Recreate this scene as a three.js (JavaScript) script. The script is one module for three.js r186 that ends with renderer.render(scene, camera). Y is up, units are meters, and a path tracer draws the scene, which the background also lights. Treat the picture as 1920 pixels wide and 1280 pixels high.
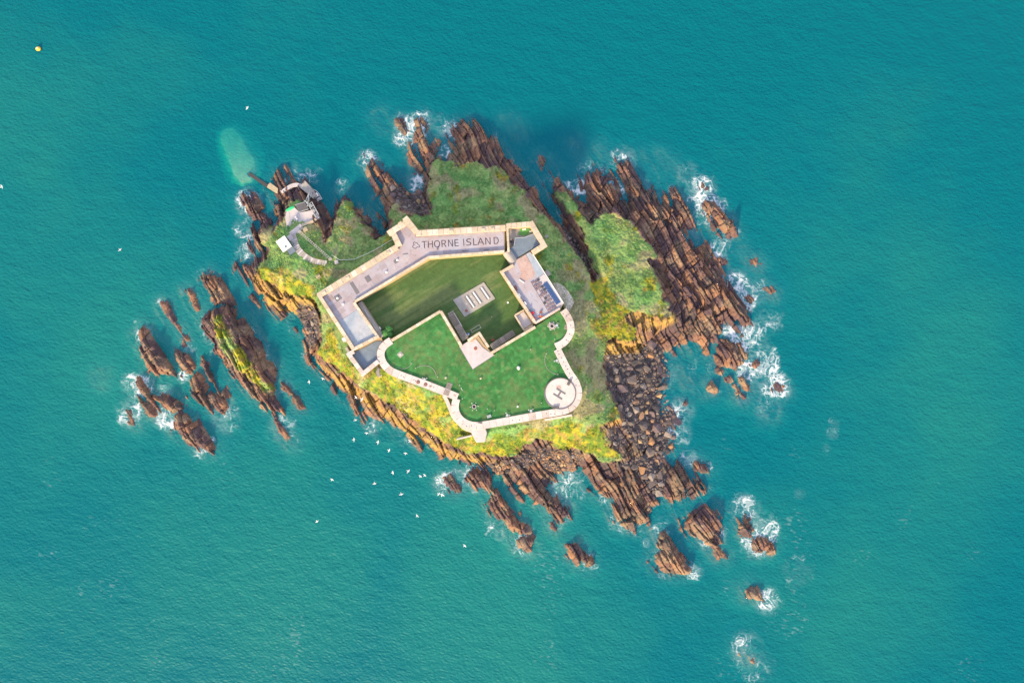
import * as THREE from 'three';
import { mergeGeometries } from 'three/addons/utils/BufferGeometryUtils.js';
import { ConvexGeometry } from 'three/addons/geometries/ConvexGeometry.js';
import { FontLoader } from 'three/addons/loaders/FontLoader.js';
import { TextGeometry } from 'three/addons/geometries/TextGeometry.js';

// ---------------------------------------------------------------- camera, sky, sun, exposure
const EYE = 320, SC = 0.25;                       // drone height above the sea; metres per photo pixel at sea level
const scene = new THREE.Scene();
const camera = new THREE.PerspectiveCamera(2 * Math.atan(160 / EYE) * 180 / Math.PI, 1.5, 1, 9000);
camera.up.set(0, 0, -1);
camera.position.set(0, EYE, 0);
camera.lookAt(0, 0, 0);
const renderer = new THREE.WebGLRenderer({ antialias: true });
renderer.toneMapping = THREE.LinearToneMapping;
renderer.toneMappingExposure = 1.85;
renderer.shadowMap.enabled = true;
const ELEV = 0.39, sunDir = new THREE.Vector3(-0.40, 0, 0.92).normalize().multiplyScalar(Math.cos(ELEV)); sunDir.y = Math.sin(ELEV);   // low evening sun
{
  const W = 256, H = 128, d = new Float32Array(W * H * 4);
  for (let j = 0; j < H; j++) {
    const e = Math.max(0, Math.sin(((j + 0.5) / H - 0.5) * Math.PI));
    for (let i = 0; i < W; i++) {
      const k = Math.pow(1 - e, 2.2), o = (j * W + i) * 4;
      d[o] = 0.52 + 0.40 * k; d[o + 1] = 0.57 + 0.26 * k; d[o + 2] = 0.74 + 0.06 * k; d[o + 3] = 1;
    }
  }
  const t = new THREE.DataTexture(d, W, H, THREE.RGBAFormat, THREE.FloatType);
  t.mapping = THREE.EquirectangularReflectionMapping; t.magFilter = THREE.LinearFilter; t.needsUpdate = true;
  scene.background = t; scene.environment = t; scene.backgroundIntensity = scene.environmentIntensity = 0.92;
}
const sun = new THREE.DirectionalLight(new THREE.Color(1.0, 0.76, 0.44), 5.0);
sun.position.copy(sunDir).multiplyScalar(600); scene.add(sun, sun.target);
sun.castShadow = true; sun.shadow.radius = 13; sun.shadow.mapSize.set(4096, 4096);
Object.assign(sun.shadow.camera, { left: -260, right: 260, top: 260, bottom: -260, near: 10, far: 1400 });

// ---------------------------------------------------------------- helpers
function rng(seed) { let a = seed >>> 0; return () => { a = (a + 0x6D2B79F5) | 0; let t = Math.imul(a ^ (a >>> 15), 1 | a); t = (t + Math.imul(t ^ (t >>> 7), 61 | t)) ^ t; return ((t ^ (t >>> 14)) >>> 0) / 4294967296; }; }
function hash(i, j, k = 0) { let h = Math.imul(i | 0, 374761393) + Math.imul(j | 0, 668265263) + Math.imul(k | 0, 2147483647 ^ 1274126177); h = Math.imul(h ^ (h >>> 13), 1274126177); h = Math.imul(h ^ (h >>> 16), 2246822519); return ((h ^ (h >>> 15)) >>> 0) / 4294967296; }
function noise(x, y, k = 0) {
  const i = Math.floor(x), j = Math.floor(y); let u = x - i, v = y - j; u = u * u * (3 - 2 * u); v = v * v * (3 - 2 * v);
  const a = hash(i, j, k), b = hash(i + 1, j, k), c = hash(i, j + 1, k), d = hash(i + 1, j + 1, k);
  return a + (b - a) * u + (c - a + (a - b - c + d) * u) * v;
}
function fbm(x, y, n = 4, k = 0) { let s = 0, a = 0.5, t = 0; for (let o = 0; o < n; o++) { s += a * noise(x, y, k + o * 17); t += a; a *= 0.5; x = x * 2.03 + 11.3; y = y * 2.03 - 7.1; } return s / t; }
const clamp = (x, a = 0, b = 1) => Math.min(b, Math.max(a, x));
const ss = (a, b, x) => { const t = clamp((x - a) / (b - a)); return t * t * (3 - 2 * t); };
const lerp = (a, b, t) => a + (b - a) * t;
const X = (px, h = 0) => (px - 960) * SC * (EYE - h) / EYE, Z = (py, h = 0) => (py - 640) * SC * (EYE - h) / EYE;
const P2 = ([px, py], h = 0) => [X(px, h), Z(py, h)];
const pts = (list, h = 0) => list.map((p) => P2(p, h));
function sdf(poly, x, z) {                         // distance to a polygon's edge, positive inside
  let best = 1e9, ins = false;
  for (let i = 0, j = poly.length - 1; i < poly.length; j = i++) {
    const [xi, zi] = poly[i], [xj, zj] = poly[j], ex = xj - xi, ez = zj - zi, wx = x - xi, wz = z - zi;
    const t = clamp((wx * ex + wz * ez) / (ex * ex + ez * ez + 1e-9)), dx = wx - ex * t, dz = wz - ez * t, d = dx * dx + dz * dz;
    if (d < best) best = d;
    if ((zi > z) !== (zj > z) && x < (xj - xi) * (z - zi) / (zj - zi) + xi) ins = !ins;
  }
  return ins ? Math.sqrt(best) : -Math.sqrt(best);
}
function boxOf(poly) { let a = 1e9, b = -1e9, c = 1e9, d = -1e9; for (const [x, z] of poly) { a = Math.min(a, x); b = Math.max(b, x); c = Math.min(c, z); d = Math.max(d, z); } return [a, b, c, d]; }
const taken = new Map();
function numbered(name) { const n = taken.get(name) || 0; taken.set(name, n + 1); return n ? `${name}_${String(n).padStart(3, '0')}` : name; }
function shade(o) { o.castShadow = true; o.receiveShadow = true; return o; }
function tag(o, label, category, group, kind) { if (label) o.userData.label = label; if (category) o.userData.category = category; if (group) o.userData.group = group; if (kind) o.userData.kind = kind; return o; }
function thing(name, label, category, pos = [0, 0, 0], turn = 0, group) { const o = new THREE.Group(); o.name = numbered(name); o.position.set(...pos); o.rotation.y = turn; scene.add(o); return tag(o, label, category, group); }
function part(name, geo, mat, parent, label) { const m = shade(new THREE.Mesh(geo, mat)); m.name = name; if (parent) parent.add(m); if (label) m.userData.label = label; return m; }
function single(name, geo, mat, label, category, group, kind) { const m = part(numbered(name), geo, mat, scene); return tag(m, label, category, group, kind); }
function structure(name, geo, mat, label) { const m = part(numbered(name), geo, mat, scene); m.userData.kind = 'structure'; if (label) m.userData.label = label; return m; }
const C = (r, g, b) => new THREE.Color().setRGB(r, g, b);

function tex(w, h, fn, srgb = false) {             // computed texture; fn(u, v) -> [r, g, b, a] 0..1 (sRGB values if srgb)
  const d = new Uint8Array(w * h * 4);
  for (let j = 0; j < h; j++) for (let i = 0; i < w; i++) { const c = fn(i, j), o = (j * w + i) * 4; d[o] = 255 * clamp(c[0]); d[o + 1] = 255 * clamp(c[1]); d[o + 2] = 255 * clamp(c[2]); d[o + 3] = 255 * clamp(c[3] ?? 1); }
  const t = new THREE.DataTexture(d, w, h); t.wrapS = t.wrapT = THREE.RepeatWrapping; t.magFilter = THREE.LinearFilter; t.minFilter = THREE.LinearMipmapLinearFilter; t.generateMipmaps = true;
  if (srgb) t.colorSpace = THREE.SRGBColorSpace; t.needsUpdate = true; return t;
}
function tileNoise(u, v, f, n, k) {                // periodic fbm on the unit square
  let s = 0, a = 0.5, t = 0;
  for (let o = 0; o < n; o++) {
    const x = u * f, y = v * f, i = Math.floor(x), j = Math.floor(y); let p = x - i, q = y - j; p = p * p * (3 - 2 * p); q = q * q * (3 - 2 * q);
    const h = (m, l) => hash(((m % f) + f) % f, ((l % f) + f) % f, k + o);
    const A = h(i, j), B = h(i + 1, j), D = h(i, j + 1), E = h(i + 1, j + 1);
    s += a * (A + (B - A) * p + (D - A + (A - B - D + E) * p) * q); t += a; a *= 0.55; f *= 2;
  }
  return s / t;
}
const lin2s = (c) => (c <= 0.0031308 ? c * 12.92 : 1.055 * Math.pow(c, 1 / 2.4) - 0.055);
// a stained mineral surface in metres (uv), tile T metres wide
function stained(base, alt, amount, seed, T = 24, spots = 0) {
  return tex(512, 512, (i, j) => {
    const u = i / 512, v = j / 512, big = tileNoise(u, v, 3, 3, seed), mid = tileNoise(u, v, 14, 3, seed + 9), fine = hash(i, j, seed);
    let k = clamp((big - 0.5) * 2.6 + (mid - 0.5) * 1.2 + 0.5) * amount; const g = 1 + (mid - 0.5) * 0.30 + (fine - 0.5) * 0.14;
    let c = [0, 1, 2].map((n) => lerp(base[n], alt[n], k) * g);
    if (spots && tileNoise(u, v, 40, 2, seed + 3) > 0.72) c = c.map((q) => q * (1 - spots));
    return c.map((q) => lin2s(clamp(q)));
  }, true);
}
function mat(map, T = 24, rough = 0.9, extra = {}) {
  const m = new THREE.MeshStandardMaterial({ roughness: rough, ...extra });
  if (map) { const t = map.clone(); t.repeat.set(1 / T, 1 / T); t.needsUpdate = true; m.map = t; }
  return m;
}
// geometry whose uv is metres in plan (top) and along the wall (sides)
class Build {
  constructor() { this.p = []; this.n = []; this.u = []; }
  tri(a, b, c, ua, ub, uc) {
    const e = [b[0] - a[0], b[1] - a[1], b[2] - a[2]], f = [c[0] - a[0], c[1] - a[1], c[2] - a[2]];
    let n = [e[1] * f[2] - e[2] * f[1], e[2] * f[0] - e[0] * f[2], e[0] * f[1] - e[1] * f[0]]; const l = Math.hypot(...n) || 1; n = n.map((q) => q / l);
    const pl = (q) => (Math.abs(n[1]) > 0.6 ? [q[0], q[2]] : [Math.abs(n[0]) > Math.abs(n[2]) ? q[2] : q[0], q[1]]);
    this.p.push(...a, ...b, ...c); this.n.push(...n, ...n, ...n); this.u.push(...(ua || pl(a)), ...(ub || pl(b)), ...(uc || pl(c))); return this;
  }
  quad(a, b, c, d) { return this.tri(a, b, c).tri(a, c, d); }
  prism(poly, y0, y1, bevel = 0) {                 // upright prism over a plan polygon [x, z]
    const v = poly.map(([x, z]) => new THREE.Vector2(x, -z)); let ring = poly;
    if (THREE.ShapeUtils.area(v) < 0) { v.reverse(); ring = [...poly].reverse(); }
    let top = ring;
    if (bevel) top = offset(ring, bevel);
    const tv = top.map(([x, z]) => new THREE.Vector2(x, -z));
    for (const [a, b, c] of THREE.ShapeUtils.triangulateShape(tv, [])) {
      const q = (k) => [top[k][0], y1, top[k][1]]; this.tri(q(a), q(b), q(c));
      const r = (k) => [ring[k][0], y0, ring[k][1]]; this.tri(r(c), r(b), r(a));
    }
    const yb = y1 - bevel;
    for (let i = 0; i < ring.length; i++) {
      const a = ring[i], b = ring[(i + 1) % ring.length];
      this.quad([a[0], y0, a[1]], [b[0], y0, b[1]], [b[0], yb, b[1]], [a[0], yb, a[1]]);
      if (bevel) { const c = top[i], d = top[(i + 1) % ring.length]; this.quad([a[0], yb, a[1]], [b[0], yb, b[1]], [d[0], y1, d[1]], [c[0], y1, c[1]]); }
    }
    return this;
  }
  box(cx, cy, cz, sx, sy, sz, turn = 0, bevel = 0) {
    const c = Math.cos(turn), s = Math.sin(turn), q = (x, z) => [cx + x * c + z * s, cz - x * s + z * c];
    return this.prism([q(-sx / 2, -sz / 2), q(sx / 2, -sz / 2), q(sx / 2, sz / 2), q(-sx / 2, sz / 2)], cy, cy + sy, bevel);
  }
  beam(a, b, w, h = w) {                           // a bar between two points
    const A = new THREE.Vector3(...a), B = new THREE.Vector3(...b), t = B.clone().sub(A).normalize(), up = Math.abs(t.y) > 0.95 ? new THREE.Vector3(1, 0, 0) : new THREE.Vector3(0, 1, 0);
    const s = t.clone().cross(up).normalize().multiplyScalar(w / 2), r = s.clone().cross(t).normalize().multiplyScalar(h / 2);
    const k = (P, i, j) => P.clone().addScaledVector(s, i).addScaledVector(r, j).toArray();
    const f = [[-1, -1], [1, -1], [1, 1], [-1, 1]];
    for (let i = 0; i < 4; i++) { const m = f[i], n = f[(i + 1) % 4]; this.quad(k(A, ...m), k(A, ...n), k(B, ...n), k(B, ...m)); }
    this.quad(...f.map((m) => k(B, ...m))).quad(...[...f].reverse().map((m) => k(A, ...m)));
    return this;
  }
  drum(cx, y0, cz, r0, r1, h, n = 20, cap = true) {
    for (let i = 0; i < n; i++) {
      const a = i / n * 2 * Math.PI, b = (i + 1) / n * 2 * Math.PI, q = (r, t, y) => [cx + r * Math.cos(t), y, cz + r * Math.sin(t)];
      this.quad(q(r0, b, y0), q(r0, a, y0), q(r1, a, y0 + h), q(r1, b, y0 + h));
      if (cap) this.tri([cx, y0 + h, cz], q(r1, b, y0 + h), q(r1, a, y0 + h));
    }
    return this;
  }
  add(geo) { const g = geo.index ? geo.toNonIndexed() : geo, a = g.attributes; this.p.push(...a.position.array); this.n.push(...a.normal.array); this.u.push(...(a.uv ? a.uv.array : new Float32Array(a.position.count * 2))); return this; }
  geo() { const g = new THREE.BufferGeometry(); g.setAttribute('position', new THREE.Float32BufferAttribute(this.p, 3)); g.setAttribute('normal', new THREE.Float32BufferAttribute(this.n, 3)); g.setAttribute('uv', new THREE.Float32BufferAttribute(this.u, 2)); return g; }
}
const B = () => new Build();
function offset(ring, d) {                         // inset of a counter-clockwise (in x,-z) ring with mitred corners
  const n = ring.length;
  return ring.map((p, i) => {
    const a = ring[(i + n - 1) % n], b = ring[(i + 1) % n];
    let e = [p[0] - a[0], p[1] - a[1]], f = [b[0] - p[0], b[1] - p[1]]; const le = Math.hypot(...e) || 1, lf = Math.hypot(...f) || 1;
    const n1 = [e[1] / le, -e[0] / le], n2 = [f[1] / lf, -f[0] / lf], m = [n1[0] + n2[0], n1[1] + n2[1]], k = Math.max(0.35, (m[0] * m[0] + m[1] * m[1]) / 2);
    return [p[0] + m[0] * d / k, p[1] + m[1] * d / k];
  });
}
function strip(line, w, shift = 0) {               // outline of a band of width w along a polyline; shift moves it to the left
  const L = [], R = [], n = line.length;
  for (let i = 0; i < n; i++) {
    const a = line[Math.max(0, i - 1)], b = line[i], c = line[Math.min(n - 1, i + 1)];
    const d1 = [b[0] - a[0], b[1] - a[1]], d2 = [c[0] - b[0], c[1] - b[1]], l1 = Math.hypot(...d1), l2 = Math.hypot(...d2);
    const n1 = l1 ? [d1[1] / l1, -d1[0] / l1] : [d2[1] / l2, -d2[0] / l2], n2 = l2 ? [d2[1] / l2, -d2[0] / l2] : n1;
    const m = [n1[0] + n2[0], n1[1] + n2[1]], k = Math.max(0.3, (m[0] * m[0] + m[1] * m[1]) / 2);
    const o = (t) => [b[0] + m[0] * t / k, b[1] + m[1] * t / k];
    L.push(o(shift + w / 2)); R.push(o(shift - w / 2));
  }
  return [...L, ...R.reverse()];
}
function curve(list, n) { const c = new THREE.CatmullRomCurve3(list.map(([x, z]) => new THREE.Vector3(x, 0, z)), false, 'centripetal'); return c.getSpacedPoints(n).map((p) => [p.x, p.z]); }
function along(line, step) {                       // equally spaced points on a polyline, corners kept
  const out = [line[0]];
  for (let i = 1; i < line.length; i++) { const a = line[i - 1], b = line[i], l = Math.hypot(b[0] - a[0], b[1] - a[1]), n = Math.max(1, Math.round(l / step)); for (let k = 1; k <= n; k++) out.push([lerp(a[0], b[0], k / n), lerp(a[1], b[1], k / n)]); }
  return out;
}

// ---------------------------------------------------------------- outlines traced in plan (photo pixels at their own height)
const COAST = pts([[512, 335], [520, 322], [540, 312], [556, 318], [568, 332], [580, 348], [588, 360], [600, 376], [607, 390], [618, 402], [613, 426], [619, 418], [626, 392], [631, 371], [640, 349], [650, 362], [661, 380], [686, 407], [711, 441], [718, 442], [724, 432], [721, 415], [714, 392], [703, 375], [714, 366], [700, 340], [690, 320], [681, 300], [683, 290], [697, 298], [715, 315], [735, 333], [752, 340], [765, 347], [775, 358], [786, 358], [793, 348], [793, 335], [782, 320], [772, 303], [772, 294], [778, 264], [787, 248], [796, 246], [804, 256], [816, 270], [826, 290], [834, 302], [843, 291], [846, 264], [844, 244], [848, 236], [862, 229], [885, 225], [900, 236], [922, 255], [941, 279], [964, 309], [988, 334], [1007, 358], [1025, 391], [1043, 415], [1054, 420], [1056, 408], [1044, 384], [1032, 365], [1021, 344], [1010, 326], [1008, 307], [1014, 297], [1029, 305], [1047, 326], [1068, 357], [1086, 380], [1094, 382], [1097, 370], [1091, 350], [1085, 326], [1090, 318], [1100, 316], [1111, 309], [1130, 318], [1143, 337], [1157, 360], [1167, 377], [1171, 376], [1162, 354], [1150, 330], [1147, 303], [1154, 290], [1175, 296], [1186, 322], [1203, 341], [1229, 365], [1240, 385], [1246, 372], [1252, 354], [1267, 354], [1284, 376], [1302, 402], [1306, 421], [1300, 438], [1308, 455], [1320, 461], [1339, 485], [1356, 515], [1371, 536], [1389, 560], [1402, 584], [1417, 607], [1402, 622], [1378, 626], [1369, 612], [1360, 594], [1352, 596], [1357, 618], [1344, 639], [1331, 641], [1331, 654], [1324, 659], [1312, 648], [1299, 650], [1288, 641], [1282, 652], [1252, 665], [1245, 671], [1254, 684], [1249, 702], [1245, 719], [1238, 736], [1245, 757], [1261, 771], [1265, 787], [1252, 799], [1256, 825], [1257, 842], [1242, 859], [1240, 872], [1265, 864], [1284, 874], [1302, 889], [1325, 919], [1321, 925], [1302, 917], [1297, 936], [1274, 954], [1258, 953], [1242, 941], [1232, 931], [1225, 946], [1223, 972], [1219, 989], [1202, 995], [1184, 991], [1154, 982], [1146, 954], [1145, 937], [1134, 936], [1107, 919], [1092, 892], [1081, 880], [1062, 884], [1049, 894], [1036, 900], [1024, 909], [1040, 932], [1059, 949], [1066, 967], [1044, 977], [1027, 975], [1025, 958], [1001, 947], [995, 941], [976, 932], [959, 911], [941, 896], [927, 891], [912, 881], [897, 868], [866, 866], [837, 861], [819, 853], [800, 844], [785, 833], [761, 811], [747, 807], [734, 812], [728, 818], [716, 812], [716, 790], [699, 786], [684, 788], [672, 771], [657, 751], [635, 737], [618, 720], [601, 701], [584, 684], [577, 667], [579, 652], [573, 634], [571, 620], [556, 622], [554, 615], [567, 611], [560, 602], [552, 592], [537, 590], [528, 598], [522, 594], [515, 585], [502, 577], [491, 559], [478, 550], [466, 532], [439, 506], [451, 491], [466, 502], [469, 496], [492, 477], [496, 463], [484, 470], [463, 470], [461, 452], [470, 440], [477, 424], [488, 418], [470, 400], [456, 380], [453, 370], [462, 364], [474, 372], [490, 394], [505, 415], [512, 426], [522, 409], [524, 402], [517, 390], [510, 379], [506, 368], [500, 356]]);
const VEG = [pts([[533, 392], [540, 378], [552, 370], [566, 372], [572, 384], [575, 415], [590, 425], [600, 437], [611, 462], [613, 448], [624, 425], [633, 392], [640, 374], [645, 370], [655, 386], [670, 405], [690, 430], [702, 446], [712, 447], [728, 440], [736, 430], [735, 412], [725, 402], [729, 385], [740, 379], [752, 393], [765, 404], [785, 407], [808, 404], [810, 386], [800, 358], [802, 330], [806, 302], [817, 292], [829, 302], [846, 302], [857, 307], [876, 304], [894, 302], [913, 311], [941, 317], [955, 334], [979, 360], [1001, 387], [1027, 414], [1044, 433], [1070, 464], [1092, 496], [1107, 519], [1113, 530], [1122, 522], [1112, 495], [1102, 462], [1085, 425], [1065, 392], [1046, 366], [1042, 356], [1057, 352], [1072, 370], [1090, 400], [1112, 418], [1118, 405], [1135, 399], [1150, 402], [1165, 400], [1180, 412], [1203, 437], [1222, 462], [1233, 482], [1214, 490], [1222, 508], [1240, 545], [1252, 572], [1258, 590], [1236, 596], [1205, 588], [1180, 574], [1174, 596], [1190, 618], [1192, 632], [1178, 642], [1160, 634], [1144, 638], [1130, 655], [1128, 690], [1140, 735], [1162, 784], [1140, 792], [1128, 800], [1142, 830], [1170, 866], [1140, 868], [1115, 856], [1090, 846], [1062, 842], [1040, 840], [1030, 826], [1018, 820], [1000, 828], [980, 842], [955, 855], [930, 856], [905, 853], [872, 848], [843, 836], [813, 819], [788, 800], [768, 784], [743, 764], [718, 749], [703, 737], [684, 730], [668, 720], [643, 700], [618, 681], [604, 672], [592, 660], [598, 648], [602, 630], [604, 605], [598, 580], [592, 556], [577, 558], [560, 554], [540, 547], [520, 537], [492, 521], [480, 513], [472, 506], [478, 492], [497, 476], [498, 463], [484, 452], [475, 440], [482, 425], [495, 424], [505, 440], [513, 430], [524, 412], [530, 400]], 9)];
const LAWN = pts([[731, 640], [825, 585], [862, 650], [886, 692], [926, 666], [1006, 612], [1050, 583], [1064, 595], [1068, 612], [1062, 634], [1044, 649], [1066, 698], [1081, 722], [1083, 745], [1070, 762], [1009, 777], [899, 796], [870, 790], [855, 770], [854, 756], [857, 744], [783, 714], [740, 700], [722, 685], [715, 666], [719, 650]], 22);
const COURT = pts([[661, 568], [802, 481], [946, 471], [966, 484], [934, 508], [985, 590], [964, 592], [982, 622], [1004, 612], [918, 664], [900, 632], [876, 645], [864, 650], [826, 582], [732, 638], [716, 640], [712, 633]], 17.5);
const FORT = pts([[592, 552], [721, 471], [742, 457], [728, 430], [765, 405], [783, 430], [948, 420], [998, 416], [1023, 460], [998, 476], [1056, 568], [1070, 590], [1077, 612], [1070, 634], [1054, 652], [1090, 718], [1094, 742], [1082, 768], [1060, 778], [905, 804], [870, 800], [850, 780], [845, 750], [783, 722], [710, 684], [680, 704], [650, 663]], 19);
const HIGH = [ // height lines: px, py, height
  [[592, 556, 15.5], [650, 520, 16], [735, 462, 15], [727, 432, 13], [764, 402, 12.5], [790, 426, 14], [948, 416, 15.5], [1000, 412, 15.5], [1028, 462, 16.5], [1010, 486, 17], [1060, 570, 18], [1080, 600, 19], [1078, 630, 19], [1062, 652, 19], [1098, 716, 19], [1100, 745, 19], [1086, 776, 19], [905, 812, 19], [860, 800, 19], [842, 770, 19], [838, 748, 19], [783, 726, 18.5], [712, 692, 18], [680, 708, 17.5], [645, 666, 16.5], [592, 556, 15.5]],
  [[474, 518, 4.5], [500, 538, 5.5], [530, 554, 6], [560, 570, 6], [590, 572, 7]], [[488, 502, 10], [515, 512, 11], [545, 520, 11.5], [575, 532, 13.5]],
  [[598, 650, 7], [600, 680, 4.5], [640, 708, 5], [680, 738, 5], [715, 757, 5], [765, 792, 5], [810, 827, 4.5], [870, 856, 4.5], [930, 864, 5], [980, 842, 7], [1018, 818, 9], [1040, 836, 8], [1090, 846, 8], [1140, 868, 6], [1168, 864, 5]],
  [[603, 580, 11], [605, 610, 11], [606, 635, 11.5], [612, 660, 12]],
  [[1162, 783, 10], [1145, 750, 10], [1132, 710, 10.5], [1126, 685, 11.5]], [[1160, 784, 10], [1130, 797, 13]], [[1140, 826, 10.5], [1166, 860, 6]],
  [[1140, 660, 8], [1150, 645, 13.5], [1165, 640, 13], [1185, 645, 11], [1196, 640, 9]], [[1150, 668, 6.2], [1185, 664, 6], [1199, 652, 6]],
  [[810, 306, 6.5], [846, 306, 7.5], [876, 308, 8], [913, 314, 8.5], [941, 320, 8.5], [979, 361, 9.5], [1027, 415, 10.5], [1070, 465, 11.5], [1107, 520, 13]], [[805, 330, 8], [803, 358, 9], [812, 386, 10.5], [812, 402, 11.5]], [[860, 345, 11], [900, 370, 13], [960, 385, 13.5]],
  [[955, 300, 3.5], [985, 340, 4], [1015, 380, 4], [1040, 412, 3.5]],
  [[1058, 424, 0.6], [1070, 442, 1.2], [1088, 474, 2.2], [1104, 504, 3.5], [1113, 522, 6]],
  [[1046, 357, 6], [1056, 354, 6], [1085, 395, 8], [1112, 450, 9.5], [1125, 485, 10], [1138, 520, 10.5], [1160, 562, 11.2]], [[1048, 366, 6], [1068, 396, 7.5], [1088, 430, 9], [1105, 468, 10]],
  [[1114, 412, 7.5], [1135, 401, 7.5], [1165, 402, 7.5], [1203, 439, 8], [1232, 482, 8.5], [1216, 490, 9], [1240, 546, 10], [1264, 596, 11], [1235, 602, 11], [1200, 597, 11], [1172, 585, 11.5]],
  [[1105, 400, 2.2], [1095, 392, 1.2]], [[1120, 330, 3], [1140, 360, 3.5], [1165, 392, 4], [1200, 428, 4.5], [1235, 472, 4]], [[1165, 305, 2.2], [1185, 345, 3], [1220, 390, 3], [1250, 430, 2.5], [1280, 470, 1.8]], [[1262, 366, 2], [1280, 395, 2.2], [1292, 420, 1.6]],
  [[1225, 500, 4], [1255, 545, 5], [1285, 600, 5], [1300, 635, 3.5]], [[1290, 480, 3.5], [1325, 540, 5], [1345, 580, 4.5]], [[1330, 495, 2.8], [1360, 545, 3.5], [1390, 590, 3.5], [1405, 605, 3]], [[1318, 620, 3.5], [1325, 640, 2.5]], [[1240, 620, 4], [1262, 640, 3]],
  [[1140, 690, 6], [1160, 740, 5.5], [1178, 790, 5.5], [1165, 800, 6], [1150, 820, 6.5], [1180, 850, 4.5]], [[1190, 690, 3.2], [1205, 740, 2.4], [1225, 790, 2], [1230, 830, 1.8]], [[1140, 640, 9], [1210, 655, 3.8], [1235, 660, 2]],
  [[506, 458, 8.5], [513, 436, 7.5], [527, 412, 6.5], [535, 392, 6], [552, 374, 5.5], [568, 376, 5.5], [580, 395, 6], [592, 412, 6.2], [602, 440, 8], [610, 464, 10]], [[484, 440, 5], [490, 428, 5]], [[520, 470, 10], [560, 492, 12], [610, 500, 14]],
  [[530, 342, 1.3], [545, 350, 1.6], [562, 352, 2.0], [580, 366, 2.2], [598, 386, 3], [606, 410, 3.5]], [[515, 360, 1.6], [524, 390, 2]], [[470, 380, 2], [490, 405, 2.5]],
  [[642, 372, 4.5], [654, 390, 6.5], [672, 415, 8.5], [698, 446, 10.5], [722, 446, 11]], [[634, 395, 6], [624, 428, 9], [616, 452, 10]], [[655, 440, 11], [680, 455, 12.5]],
  [[735, 384, 8], [728, 400, 9], [740, 412, 11]], [[760, 365, 1.6], [780, 380, 2.4], [795, 392, 4]], [[700, 312, 1.8], [725, 340, 2], [748, 352, 1.6]], [[725, 372, 2], [745, 368, 1.8]],
  [[790, 262, 2], [800, 285, 3], [798, 320, 2.2], [797, 350, 2]], [[858, 245, 2.5], [870, 270, 4], [885, 292, 5], [880, 240, 2.5], [910, 275, 4.5], [930, 300, 5.5]],
  [[455, 495, 2.5], [462, 506, 3]], [[580, 575, 4], [588, 600, 4], [592, 625, 4], [586, 640, 4]], [[560, 590, 2.5], [500, 560, 2.5]],
  [[905, 874, 1.2], [930, 872, 3.5], [960, 862, 4.5], [985, 850, 5.5], [1015, 840, 6.5]], [[960, 890, 2.5], [985, 915, 3], [1010, 920, 3.2], [1040, 950, 2.8], [1052, 965, 2]], [[1040, 865, 2.6], [1065, 858, 4.5], [1085, 862, 4.5]],
  [[1110, 868, 5], [1135, 880, 5], [1160, 905, 5], [1172, 922, 4]], [[1180, 880, 3.5], [1195, 930, 4], [1205, 965, 4], [1190, 980, 3]], [[1160, 960, 3.5], [1175, 975, 3]], [[1120, 915, 2.5], [1135, 928, 2]], [[1215, 880, 1.6], [1235, 895, 1.5], [1225, 920, 1.2]], [[1265, 880, 2.5], [1280, 905, 3.2], [1270, 935, 2.8]], [[1295, 905, 1.8], [1312, 916, 1.2]], [[700, 770, 2.2], [725, 790, 2.5]],
];
// strata: beds run from upper left to lower right in the photo and dip toward the sun side
const UX = 0.50, UZ = 0.866;
const THINBEDS = [[4.8, 15, 1.1, 1.4, 1], [2.0, 6.5, 0.55, 0.6, 2], [0.95, 3.0, 0.15, 0.14, 3]], MASSIVE = [[7.5, 13, 1.5, 1.9, 4], [3.4, 5.2, 0.75, 0.5, 5], [1.3, 2.0, 0.18, 0.12, 6]];
function rockRelief(x, z) {                        // bedded relief cut by joints: thin slabs in some places, massive blocks in others
  const wx = (fbm(x * 0.06, z * 0.06, 2, 5) - 0.5) * 4, wz = (fbm(x * 0.06, z * 0.06, 2, 6) - 0.5) * 4;
  const u = (x + wx) * UX + (z + wz) * UZ, v = (x + wx) * UZ - (z + wz) * UX;
  let h = 0, bed = 0, n = 0;
  for (const [w, l, a, dip, k] of (fbm(u * 0.035, v * 0.07, 3, 15) < 0.44 ? THINBEDS : MASSIVE)) {
    const sv = v / w + 0.6 * noise(u / (l * 1.5), k * 9.1, k), i = Math.floor(sv), fi = sv - i, sh = hash(i, 7, k) * l;
    const uu = (u + sh) / l + (0.25 + 0.4 * (hash(i, 3, k) - 0.5)) * fi, j = Math.floor(uu), fj = uu - j, r = hash(i, j, k + 20), gap = Math.min(fi * w, (1 - fi) * w, fj * l * 0.9, (1 - fj) * l * 0.9);
    h += a * (r - 0.5) * 1.6 + dip * (fi - 0.5) + (hash(i, j, k + 40) - 0.5) * a * (fj - 0.5) * 2.0 - (a * 0.5 + 0.22) * (1 - ss(0.05, n === 2 ? 0.22 : 0.36, gap));
    if (n++ < 2) bed = bed * 31 + i * 7 + j;
  }
  return [h, bed];
}
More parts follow.
